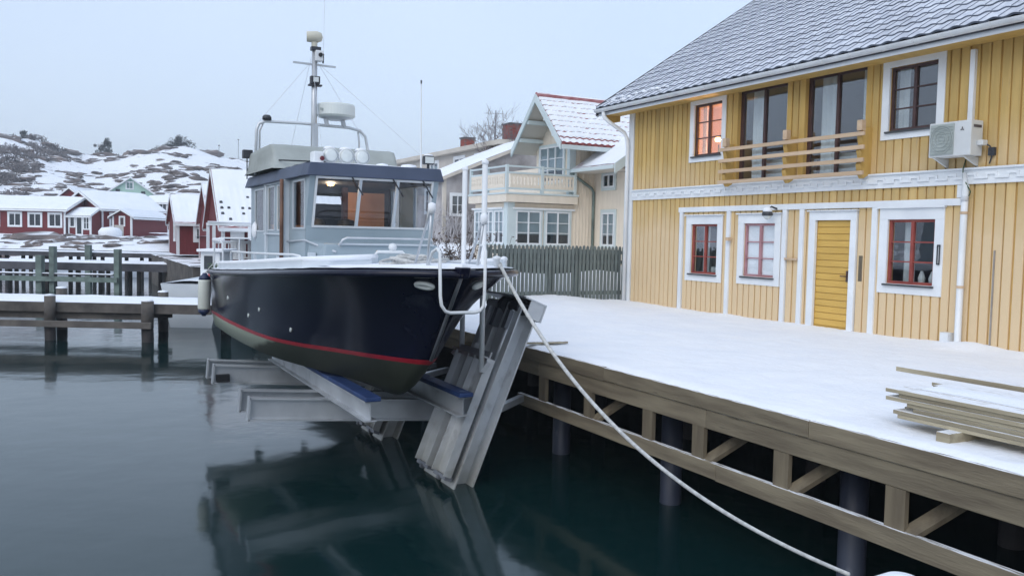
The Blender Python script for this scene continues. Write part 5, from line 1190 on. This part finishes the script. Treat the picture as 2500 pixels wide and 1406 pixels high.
def chimney(x, y, wx, wy, z0, z1, nm):
    c = MB().box(x, x+wx, y, y+wy, z0, z1).build('chimney', 'mortar', gh)
    rows_ = int((z1-z0)/.085)
    m_a = MB().box(0, .235, 0, .02, 0, .068).mesh('brick', 'brick'); m_b = MB().box(0, .02, 0, .235, 0, .068).mesh('brick', 'brick')
    for r_ in range(rows_):
        z = z0+.01+r_*.085; off = (r_ % 2)*.125
        for i in range(int(wx/.25)): inst('brick', m_a, (x+min(i*.25+off*.9, wx-.236), y-.012, z), c)
        for i in range(int(wy/.25)): inst('brick', m_b, (x-.012, y+min(i*.25+off*.9, wy-.236), z), c)
    MB().box(x-.05, x+wx+.05, y-.05, y+wy+.05, z1+.001, z1+.07).build('chimney_cap', 'chimney_cap', c)
chimney(20.0, 44.6, .62, .62, 6.1, 7.1, 'a'); chimney(20.0, 39.0, .92, .92, 6.1, 7.3, 'b')
ta = thing('roof_aerial', 'thin television aerial on a pole beside the larger brick chimney', 'aerial', (19.8, 39.6, 6.2))
MB().tube([(19.8, 40.3, 6.1), (19.8, 40.3, 8.1)], .025, 6).build('pole', 'alu_dark', ta)
for z, l in ((7.95, .55), (7.3, .5)): MB().tube([(19.8-l, 40.3+l*.5, z), (19.8+l*.6, 40.3-l*.3, z)], .012, 5).build('boom', 'alu_dark', ta)
for k in range(5): MB().tube([(19.5+k*.14, 40.45-k*.07-.12, 7.95-.02), (19.5+k*.14, 40.45-k*.07+.12, 7.97)], .008, 4).build('element', 'alu_dark', ta)
# --- boathouses in a row, gables to the left
bx3, P3, _, _ = gable_house('boathouse', 'tall red boathouse with steep snowy tile roof nearest the navy boat', 'boathouse', (6.14, 39.64), (1, 0), (0, 1), 5.5, 4.4, .15, 1.98, 4.35, over=.28, ends=.18, snow_t=.05, corr=.022, group='red boathouses', roofm='red_roof')
bx2, P2, _, _ = gable_house('boathouse', 'narrow red boathouse squeezed in the middle of the boathouse row', 'boathouse', (6.39, 44.5), (1, 0), (0, 1), 5, 4.3, .15, 1.98, 3.95, over=.22, ends=.16, snow_t=.02, group='red boathouses', roofm='red_roof_snowed', snow=False)
bx1, P1, _, _ = gable_house('boathouse', 'smallest red boathouse with two white shuttered windows at the left end of the row', 'boathouse', (5.30, 49.1), (1, 0), (0, 1), 4, 3.9, .3, 2.08, 3.45, over=.22, ends=.16, snow_t=.07, corr=.012, group='red boathouses', roofm='red_roof')
for k in range(5): pass
fwin(bx1, P1, 'f', .95, 1.45, 1.1, 1.85, cols=1, rows=1, cw=.14); fwin(bx1, P1, 'e', .6, 1.2, 1.1, 1.85, cols=1)
# roof battens of tiles poking through the snow on the near one
q = MB()
r_t = random.Random(6)
for j in range(9):
    for i in range(18):
        if r_t.random() > .8-.12*j: continue
        y = 39.40+j*.235; z = 1.98+(y-39.64)*1.077+.115; x = 6.06+i*.3+.08
        q.hexa([(x, y, z), (x+.14, y, z), (x+.14, y+.07, z+.05), (x, y+.07, z+.05), (x+.02, y-.01, z+.05), (x+.12, y-.01, z+.05), (x+.12, y+.06, z+.11), (x+.02, y+.06, z+.11)])
q.build('tile_ends', 'dark_metal', bx3, kind='stuff')
MB().box(6.3, 11.4, 39.32, 39.40, 1.62, 1.74).build('gutter', 'white_plain', bx3)
Fp = Frame((6.14, 39.64, 0), (1, 0, 0), (0, -1, 0))
for (a, b_) in ((.35, .95), (1.7, 2.5)):
    mb = MB(); Fp.box(mb, a, b_, .35, 1.6, .001, .05); mb.build('door', 'white_plain', bx3)
# white porch frame and rail in front
pg = thing('white_pergola', 'white painted open porch frame and railing in front of the tall red boathouse', 'pergola', (6.2, 37.8, .1))
for (x, y) in ((5.5, 37.6), (7.25, 37.6), (5.5, 39.3), (7.25, 39.3), (9.2, 37.6)): MB().box(x-.06, x+.06, y-.06, y+.06, .1, 1.82).build('post', 'white_plain', pg)
MB().box(5.3, 9.4, 37.54, 37.66, 1.83, 1.95).build('beam', 'white_plain', pg); MB().box(5.44, 5.56, 37.67, 39.4, 1.83, 1.95).build('beam', 'white_plain', pg)
MB().box(5.25, 9.45, 37.50, 37.70, 1.951, 2.0).build('beam_snow', 'snow', pg, bevel=.02)
for z in (.45, 1.08): MB().box(5.56, 9.2, 37.57, 37.63, z, z+.07).build('rail', 'white_plain', pg)
MB().box(5.56, 9.2, 37.54, 37.66, 1.151, 1.20).build('rail_snow', 'snow', pg, bevel=.02)
for i in range(26): MB().box(5.66+i*.135, 5.71+i*.135, 37.585, 37.615, .52, 1.08).build('baluster', 'white_plain', pg)
# ground pad / quay under the boathouses
MB().box(4.6, 12, 37.0, 56, -2.5, .12).build('boathouse_quay', 'timber_old', None, kind='structure')
mb = MB(); mb.grid(lambda a, b_: (4.55+a*7.4, 36.95+b_*19, .125+.03*fbm(a*6, b_*15, 2)), 14, 30); mb.build('quay_snow', 'snow', None, smooth=True, recalc=False, kind='structure')
# --- red cottages across the water
def Lw(u, d): p = L(u, d); return (p.x, p.y)
rdL = (R0.x, R0.y); sdL = (F0.x, F0.y)
ca, PA, _, _ = gable_house('red_cottage', 'long low red cottage with a row of white framed windows at the left edge', 'cottage', Lw(-56, 80), rdL, sdL, 14.4, 6.4, .6, 3.30, 4.45, over=.35, ends=.3, snow_t=.10, bw=.2)
for u in (-46.25, -44.38, -42.52, -48.3, -50.2): fwin(ca, PA, 'f', u+56-.56, u+56+.56, 1.70, 2.85)
# glazed porch between
po_, PP, _, _ = gable_house('glazed_porch', 'small glazed white porch joining the two red cottages', 'porch', Lw(-41.45, 80.3), rdL, sdL, 2.1, 3.2, .8, 2.78, 3.4, wm_='red_board', over=.3, ends=.1, snow_t=.1)
fwin(po_, PP, 'f', .15, .6, 1.7, 2.7, cols=1, rows=1, cw=.06); fwin(po_, PP, 'f', .75, 1.3, 1.0, 2.7, cols=1, rows=1, cw=.06); fwin(po_, PP, 'f', 1.42, 1.95, 1.5, 2.7, cols=2, rows=2, cw=.06)
th_b = math.radians(58)
rb = R0*math.cos(th_b)+F0*math.sin(th_b); sb = F0*math.cos(th_b)-R0*math.sin(th_b)
cb, PB, _, _ = gable_house('red_cottage', 'red cottage with tall gable and wide snowy roof beside the glazed porch', 'cottage', Lw(-39.2, 82.2), (rb.x, rb.y), (sb.x, sb.y), 6.6, 6.7, .8, 3.52, 5.15, over=.35, ends=.3, snow_t=.12, bw=.22)
fwin(cb, PB, 'f', .85, 1.75, 1.85, 3.0, lit=True, cols=2); fwin(cb, PB, 'e', .6, 2.0, 1.85, 2.95); 
pq, PQ, _, _ = gable_house('red_porch', 'little red gabled entrance porch on the front of the red cottage', 'porch', Lw(-34.0, 76.8), (F0.x, F0.y), (-R0.x, -R0.y), 8.0, 1.7, .9, 2.75, 3.25, over=.3, ends=.3, snow_t=.08, bw=.12)
# its door window faces the water
Fw = Frame(L(-34.0-1.7, 76.8), R0, -F0)
w_ = window(Fw, pq, .65, 1.05, 1.9, 2.65, 1, 1, 'white_plain', 'white_plain', cw=.08, gm='glass_far', rec=-.03, fw_=.05, proud=.05)
cc, PC, _, _ = gable_house('red_cottage', 'red gable end peeping up behind the two red cottages', 'cottage', Lw(-50.6, 95), (F0.x, F0.y), (R0.x, R0.y), 6, 3.6, 1.0, 4.6, 6.0, over=.3, ends=.3, snow_t=.08, bw=.2)
cm, PM, _, _ = gable_house('mint_house', 'pale mint green house with grey snowy gable roof on the hillside', 'house', Lw(-52.2, 110), (F0.x-.36*R0.x, F0.y-.36*R0.y), (R0.x+.36*F0.x, R0.y+.36*F0.y), 8, 6.2, 1.5, 6.0, 8.2, wm_='mint_house', over=.35, ends=.3, snow_t=.05, bw=.2)
oM = PM(0, 0, 0); FMm = Frame(oM, PM(0, 1, 0)-oM, oM-PM(1, 0, 0))
w_ = window(FMm, cm, 2.6, 3.4, 6.75, 7.6, 2, 2, 'white_plain', 'white_plain', cw=.08, gm='glass_far', rec=-.03, fw_=.06, proud=.05); 
for (s_, z) in ((.9, 6.15), (1.6, 6.5), (4.6, 6.3)): mb = MB(); FMm.box(mb, s_-.25, s_+.25, z-.18, z+.18, .0, .03); mb.build('small_window', 'dark_glass', cm)
cd, PD, _, _ = gable_house('red_cottage', 'low dark red cottage under thick snow right of the mint house', 'cottage', Lw(-42.8, 100), rdL, sdL, 6, 4.5, 1.6, 4.75, 5.5, over=.3, ends=.3, snow_t=.15, bw=.12)
fwin(cd, PD, 'f', 1.7, 2.6, 3.6, 4.6)
ce, PE, _, _ = gable_house('grey_shed', 'small grey snow roofed shed above the boathouse row', 'shed', Lw(-39.0, 120), rdL, sdL, 4, 3, 3, 6.6, 7.4, wm_='grey_house', over=.3, ends=.3, snow_t=.2)
# stone steps, tanks and mounds before the cottages
for (u, d, w_, h_) in ((-39.5, 72, 3.2, .9), (-35.2, 73.5, 2.4, .6), (-33.0, 73.8, 2.0, .45)):
    o = inst('rock', RK[2], L(u, d, th(u, d)-.1), hill, (0, 0, u), (w_, w_*.7, h_*1.3)); 
tag(MB().lathe([(.9, 0), (.95, .6), (.7, .9), (0, 1.0)], L(-34.6, 74, th(-34.6, 74)), n=14).build('garden_mound', 'snow', None, smooth=True), 'rounded snow covered tub in front of the red cottage porch', 'tub')
tag(MB().box(-.35, .35, -.35, .35, 0, 1.1).build('utility_box', 'grey_house', None), 'grey utility box beside the rounded snowy tub', 'utility box').location = L(-34.4, 75.2, th(-34.4, 75.2))
# --- piers
def LB(mb, u0, u1, d0, d1, z0, z1):
    p = [L(u0, d0, z0), L(u1, d0, z0), L(u1, d1, z0), L(u0, d1, z0), L(u0, d0, z1), L(u1, d0, z1), L(u1, d1, z1), L(u0, d1, z1)]; return mb.hexa(p)
def lb(nm, m_, par, *a, bevel=0): return LB(MB(), *a).build(nm, m_, par, bevel=bevel)
def lsnow(par, u0, u1, d0, d1, z, h=.05, sd_=1):
    mb = MB(); n = max(8, int((u1-u0)*3)); 
    mb.grid(lambda a, b_: L(u0+(u1-u0)*a, d0+(d1-d0)*b_, z+h*min(1, 6*b_, 6*(1-b_))*(1+.5*fbm(a*(u1-u0)*1.3, b_*3, sd_))), n, 8); return mb.build('snow_cover', 'snow', par, smooth=True, recalc=False)
p1 = thing('jetty', 'nearest snow topped wooden jetty on dark posts at the left', 'jetty', L(-13, 25, WZ), 'snow topped jetties')
lb('deck', 'timber_old', p1, -34, -8.6, 24.6, 26.9, -.66, -.53)
lsnow(p1, -34, -8.55, 24.57, 26.92, -.528, .07)
lb('fascia', 'timber_old', p1, -34, -8.6, 24.5, 24.59, -.80, -.54); lb('beam', 'timber_old', p1, -34, -10.4, 24.65, 24.85, -1.0, -.81)
lb('lower_rail', 'timber_old', p1, -34, -10.15, 24.1, 24.22, -1.20, -1.02, bevel=.01); lb('lower_rail', 'timber_old', p1, -34, -10.5, 26.4, 26.55, -1.1, -.93)
for (u, d, r_, zt_) in ((-13.15, 24.4, .165, -.34), (-10.37, 24.4, .185, -.44), (-14.2, 27.05, .18, -.30), (-11.0, 27.05, .17, -.36), (-19.2, 24.4, .17, -.34), (-8.9, 26.7, .17, -.5)):
    pp = MB().tube([L(u, d, -3), L(u+.01, d, -1.5), L(u, d, -1.21)], r_*.9, 12).build('post', 'pile_tar', p1, smooth=True)
    MB().tube([L(u, d, -1.211), L(u+.01, d, zt_)], r_*.92, 12).build('post', 'timber_old', p1, smooth=True)
    MB().lathe([(r_*.95, 0), (r_*.8, .04), (0, .06)], L(u, d, zt_), n=12).build('snow_cap', 'snow', p1, smooth=True)
p2 = thing('jetty', 'middle jetty with green mooring posts and long snow covered planks', 'jetty', L(-22, 45, WZ), 'snow topped jetties')
lb('deck', 'timber_old', p2, -44, -16.4, 44, 46.1, -.34, -.17); lsnow(p2, -44, -16.3, 43.95, 46.15, -.168, .08, 3)
lb('fascia', 'dark_board', p2, -44, -16.4, 43.85, 43.99, -.56, -.18)
lb('walkway_plank', 'dark_board', p2, -44, -20.0, 43.0, 43.45, -.76, -.70); lsnow(p2, -44, -20.0, 42.97, 43.47, -.698, .035, 5)
lb('green_waling', 'green_wood', p2, -44, -19.7, 42.8, 42.95, -1.08, -.84)
for (u, w_, zt_) in ((-23.7, .30, .20), (-23.05, .24, .66), (-19.8, .26, .58)): lb('mooring_post', 'green_wood', p2, u-w_/2, u+w_/2, 42.96, 43.3, -2.0, zt_)
for k in range(34):
    u = -43+k*.79; MB().tube([L(u, 44.4+.8*(k % 2), -3), L(u, 44.4+.8*(k % 2), -.35)], .10, 8).build('pile', 'pile_tar', p2, smooth=True)
p3 = thing('jetty', 'farthest dark jetty along the rocky shore', 'jetty', L(-28, 56, WZ), 'snow topped jetties')
lb('deck', 'dark_board', p3, -52, -20.5, 55, 57, -.1, .06); lsnow(p3, -52, -20.4, 54.95, 57.05, .062, .05, 8)
lb('fascia', 'dark_board', p3, -52, -20.5, 54.9, 54.99, -.22, .05); lb('back_board', 'dark_board', p3, -52, -21.5, 57.1, 57.2, -.2, .14)
for k in range(40):
    u = -51+k*.77; MB().tube([L(u, 55.3+.5*(k % 2), -3), L(u, 55.3+.5*(k % 2), -.1)], .12, 8).build('pile', 'pile_tar', p3, smooth=True)
for (u, h) in ((-33.5, .62), (-27.0, .55)): lb('mooring_post', 'green_wood', p3, u-.17, u+.17, 54.6, 54.88, -2, h)
# small white boat behind the fender
BU, BD = -10.55, 28.2
wb = thing('small_boat', 'small white cabin boat with snow on it moored behind the stern of the navy boat', 'boat', L(BU, BD+2, WZ), None)
mb = MB(); secs = [(0, .95, 1.0, -.16), (1.6, 1.1, 1.15, -.16), (3.4, 1.05, 1.1, -.12), (4.7, .6, .65, .0), (5.5, .02, .02, .12)]
for i in range(len(secs)-1):
    a, b_ = secs[i], secs[i+1]
    for s_ in (-1, 1):
        mb.add([L(BU+s_*a[2], BD+a[0], a[3]), L(BU+s_*b_[2], BD+b_[0], b_[3]), L(BU+s_*b_[1]*.7, BD+b_[0]-.2*(i > 1), -1.7), L(BU+s_*a[1]*.7, BD+a[0], -1.7)], [(0, 1, 2, 3)])
    mb.add([L(BU-a[2], BD+a[0], a[3]), L(BU+a[2], BD+a[0], a[3]), L(BU+b_[2], BD+b_[0], b_[3]), L(BU-b_[2], BD+b_[0], b_[3])], [(0, 1, 2, 3)])
mb.add([L(BU-1, BD, -.16), L(BU+1, BD, -.16), L(BU+.66, BD, -1.7), L(BU-.66, BD, -1.7)], [(0, 1, 2, 3)])
mb.build('hull', 'boat_pale', wb)
mb = MB(); mb.grid(lambda a, b_: L(BU+(b_*2-1)*.95, BD-.02+a*2.2, -.15+.10*math.sin(math.pi*b_)*(1-.5*a)), 8, 8); mb.build('snow_cover', 'snow', wb, smooth=True, recalc=False)
mb = MB(); LB(mb, BU-.42, BU+.28, BD+2.0, BD+3.4, -.15, .86); mb.build('cabin', 'white_plain', wb, bevel=.03)
mb = MB(); LB(mb, BU-.28, BU+.02, BD+1.985, BD+1.999, .25, .72); mb.build('cabin_window', 'dark_glass', wb)
mb = MB(); LB(mb, BU-.5, BU+.4, BD+1.85, BD+3.5, .861, .96); mb.build('cabin_snow', 'snow', wb, bevel=.02)
pt_ = thing('plant_pot', 'bright red flower pot with green plant beside the small white boat cabin', 'plant pot', L(BU+.5, BD+.7, -.1))
MB().lathe([(.14, 0), (.18, .27), (.19, .30)], L(BU+.5, BD+.7, -.10), n=14).build('pot', 'bucket_red', pt_, smooth=True)
q = MB(); r_g = random.Random(2)
for i in range(140):
    a = r_g.uniform(0, 6.28); h = r_g.uniform(.0, .3); r_ = r_g.uniform(.02, .19); c = L(BU+.5+r_*math.cos(a), BD+.7+r_*math.sin(a), .2+h)
    d1 = V((r_g.uniform(-1, 1), r_g.uniform(-1, 1), r_g.uniform(-.3, 1))).normalized()*.06; d2 = d1.orthogonal().normalized()*.022
    q.add([c-d1, c+d2, c+d1, c-d2], [(0, 1, 2, 3)])
q.build('leaves', 'plant_green', pt_, recalc=False)
# ------------------------------------------------------------------ trees and shrubs
def bare_tree(name, label, base, H, spread, seed, depth=6, m_='twig', r0_=.14, group=None, nb=3):
    rg = random.Random(seed); t = thing(name, label, 'tree', base, group)
    trunk, crown = MB(), MB()
    def grow(p, d, ln_, r_, k):
        q = p+d*ln_*.5+V((rg.uniform(-1, 1), rg.uniform(-1, 1), rg.uniform(-.3, .5)))*ln_*.07; e = q+(d+V((rg.uniform(-1, 1), rg.uniform(-1, 1), rg.uniform(-.2, .5)))*.22).normalized()*ln_*.5
        (trunk if k < 2 else crown).tube([p, q, e], [r_, r_*.82, r_*.62], 6 if k < 2 else 3, caps=False)
        if k >= depth: return
        for i in range(nb if k < depth-1 else nb+1):
            nd = (d+V((rg.uniform(-1, 1), rg.uniform(-1, 1), rg.uniform(-.35, .75)))*spread).normalized()
            grow(p.lerp(e, rg.uniform(.55, 1.0)), nd, ln_*rg.uniform(.58, .82), max(r_*.55, .006), k+1)
    grow(V(base), V((0, 0, 1)), H*.34, r0_, 0)
    trunk.build('trunk', 'bark', t, recalc=False); crown.build('crown', m_, t, recalc=False)
    return t
bare_tree('bare_tree', 'bare winter tree rising behind the left side of the cream gable', (19.6, 36.5, 1.2), 8.0, .75, 3, group='bare trees behind the houses')
bare_tree('bare_tree', 'bare winter tree showing over the ridge of the red tile gable', (26.0, 38.5, 1.2), 8.8, .7, 8, group='bare trees behind the houses')
bare_tree('bare_tree', 'tall bare winter tree beside the far corner of the yellow roof', (27.8, 37.0, 1.2), 9.6, .7, 12, group='bare trees behind the houses')
bare_tree('bare_tree', 'low bare tree just right of the wheelhouse canvas cover', (18.2, 52.5, 1.2), 5.6, .8, 15, group='bare trees behind the houses')
bare_tree('bare_tree', 'small pale bare tree on the skyline of the rocky hill', L(-111, 232, 19), 6.5, .8, 21, depth=5, r0_=.2)
# brown garden shrub with netting between boat and fence
sh = thing('garden_shrub', 'tangled brown garden shrub between the navy boat and the picket fence', 'shrub', (9.3, 21.3, 0))
rg = random.Random(4); tw, lf = MB(), MB()
for i in range(150):
    b_ = V((9.4+rg.gauss(0, .6), 21.6+rg.gauss(0, .5), 0)); e = b_+V((rg.gauss(0, .5), rg.gauss(0, .4), rg.uniform(.7, 1.75)))
    tw.tube([b_, b_.lerp(e, .5)+V((rg.gauss(0, .08), rg.gauss(0, .08), .08)), e], [.012, .009, .004], 4, caps=False)
    for j in range(14):
        c = b_.lerp(e, rg.uniform(.25, 1))+V((rg.gauss(0, .09), rg.gauss(0, .09), rg.gauss(0, .07))); d1 = V((rg.uniform(-1, 1), rg.uniform(-1, 1), rg.uniform(-1, 1))).normalized()*.055; d2 = d1.orthogonal().normalized()*.026
        lf.add([c-d1, c+d2, c+d1, c-d2], [(0, 1, 2, 3)])
tw.build('stems', 'bark', sh, recalc=False); lf.build('leaves', 'shrub_brown', sh, recalc=False)
sh2 = thing('frosted_shrub', 'pale frosted climbing shrub against the wall of the pale house', 'shrub', (14.1, 33.2, .5))
tw = MB()
for i in range(260):
    b_ = V((13.9+rg.uniform(-.3, 2.6), 33.3+rg.uniform(0, .6), .9+rg.uniform(0, 1.4))); e = b_+V((rg.gauss(0, .5), rg.gauss(0, .2), rg.uniform(.1, .9)))
    tw.tube([b_, b_.lerp(e, .5)+V((0, 0, .1)), e], [.016, .012, .006], 3, caps=False)
tw.build('twigs', 'frost_twig', sh2, recalc=False)
tb = MB()
# fence netting: light line from pole to shrub
# junipers on the skyline
def juniper(px, H, W_, label, seed, d=230):
    u = (px-1250)/2100*d; base = L(u, d, th(u, d)-.3); t = thing('juniper_tree', label, 'tree', base, 'dark junipers on the rocky hill')
    MB().tube([base, base+V((0, 0, H*.7))], [.18, .06], 6).build('trunk', 'bark', t)
    rg = random.Random(seed); c = MB()
    lobes = [(rg.gauss(0, W_*.32), rg.gauss(0, W_*.32), rg.random()**1.5*H, rg.uniform(.5, 1)) for _ in range(34)]
    for (lx, ly, lz, lr) in lobes:
        k = 1-.75*(lz/H)
        for i in range(42):
            dv = V((rg.gauss(0, 1), rg.gauss(0, 1), rg.gauss(0, .8))).normalized()*rg.random()**.4
            p = base+V((lx*k*1.6, ly*k*1.6, lz*.95))+dv*(W_*.32*lr)
            d1 = V((rg.uniform(-1, 1), rg.uniform(-1, 1), rg.uniform(.0, 1.4))).normalized()*.26; d2 = d1.orthogonal().normalized()*.10
            c.add([p-d1, p+d2, p+d1, p-d2], [(0, 1, 2, 3)])
    c.build('crown', 'juniper', t, recalc=False)
juniper(57, 3.9, 2.6, 'dark juniper standing alone on the far left skyline', 1)
juniper(259, 4.6, 2.4, 'pointed dark juniper on the skyline above the mint house', 2)
juniper(436, 3.2, 3.8, 'broad dark juniper on the highest crag of the hill', 3)
juniper(405, 1.5, 3.6, 'low dark juniper hugging the crag left of the broad one', 4)
juniper(32, 1.8, 2.4, 'squat juniper at the far left end of the skyline', 6)
# dark thicket filling the gully at the left
rg = random.Random(9); c = MB()
def thicket(px0, px1, d0, d1, n, h, cut):
    for i in range(n):
        px = rg.uniform(px0, px1); d = rg.uniform(d0, d1); u = (px-1250)/2100*d
        if not cut(px, d): continue
        z = th(u, d); k = fbm(u*.14, d*.14, 31, 3)
        if k < -.18: continue
        hh = h*(.5+k+rg.random()*.7)
        if hh < .4: continue
        b_ = L(u, d, z)
        for j in range(5):
            e = b_+V((rg.gauss(0, .7), rg.gauss(0, .7), hh*rg.uniform(.5, 1.1))); c.tube([b_, e], [.07, .02], 3, caps=False)
            for q_ in range(5):
                p = b_.lerp(e, rg.uniform(.3, 1)); d1_ = V((rg.gauss(0, 1), rg.gauss(0, 1), rg.uniform(0, 1.5))).normalized()*.5; d2_ = d1_.orthogonal().normalized()*.10
                c.add([p-d2_, p+d1_*.5+d2_, p+d1_, p+d1_*.4-d2_], [(0, 1, 2, 3)])
thicket(-60, 130, 118, 178, 340, 1.15, lambda px, d: px < 60+(d-118)*1.1)
thicket(70, 165, 180, 220, 260, 1.1, lambda px, d: True)
c.build('dark_thicket', 'twig_dark', None, recalc=False, kind='stuff', label='dark leafless thicket filling the gully on the left hillside', category='thicket')
# two slim lamp poles on the hill
for (px, h, lb_) in ((580, 5.2, 'taller slim lamp pole on the right shoulder of the hill'), (533, 3.6, 'shorter slim lamp pole on the crest of the hill')):
    u = (px-1250)/2100*225; b_ = L(u, 225, th(u, 225)-.3); t = thing('lamp_pole', lb_, 'lamp pole', b_, 'lamp poles on the hill')
    MB().tube([b_, b_+V((0, 0, h))], .06, 6).build('pole', 'alu_dark', t); MB().lathe([(.2, 0), (.25, .15), (0, .3)], b_+V((0, 0, h)), n=8).build('lantern', 'dark_metal', t)
# roof aerial behind the yellow house
ta2 = thing('roof_aerial', 'small television aerial peeping over the far slope of the yellow roof', 'aerial', (20, 24, 6)) 
MB().tube([(20.8, 26.0, 5.5), (20.8, 26.0, 8.15)], .025, 6).build('pole', 'alu_dark', ta2)
for k in range(4): MB().tube([(20.55+k*.17, 26.05, 7.65), (20.55+k*.17, 26.05, 8.1)], .012, 4).build('element', 'alu_dark', ta2)
MB().tube([(20.45, 26.05, 7.85), (21.15, 26.05, 7.85)], .014, 4).build('boom', 'alu_dark', ta2)
# things that stand in the open outside any view need no more

# ------------------------------------------------------------------ thin winter haze over everything
hz = MB().box(-950, 1150, -950, 1150, -6, 60).build('haze', 'snow', None, kind='stuff', label='thin winter haze over the harbour', category='haze')
hm_ = bpy.data.materials.new('haze'); hm_.use_nodes = True; n = hm_.node_tree; n.nodes.clear()
ho_ = n.nodes.new('ShaderNodeOutputMaterial'); pv = n.nodes.new('ShaderNodeVolumePrincipled'); pv.inputs['Color'].default_value = (.86, .92, 1, 1); pv.inputs['Density'].default_value = .0009
n.links.new(pv.outputs[0], ho_.inputs['Volume']); hz.data.materials.clear(); hz.data.materials.append(hm_)
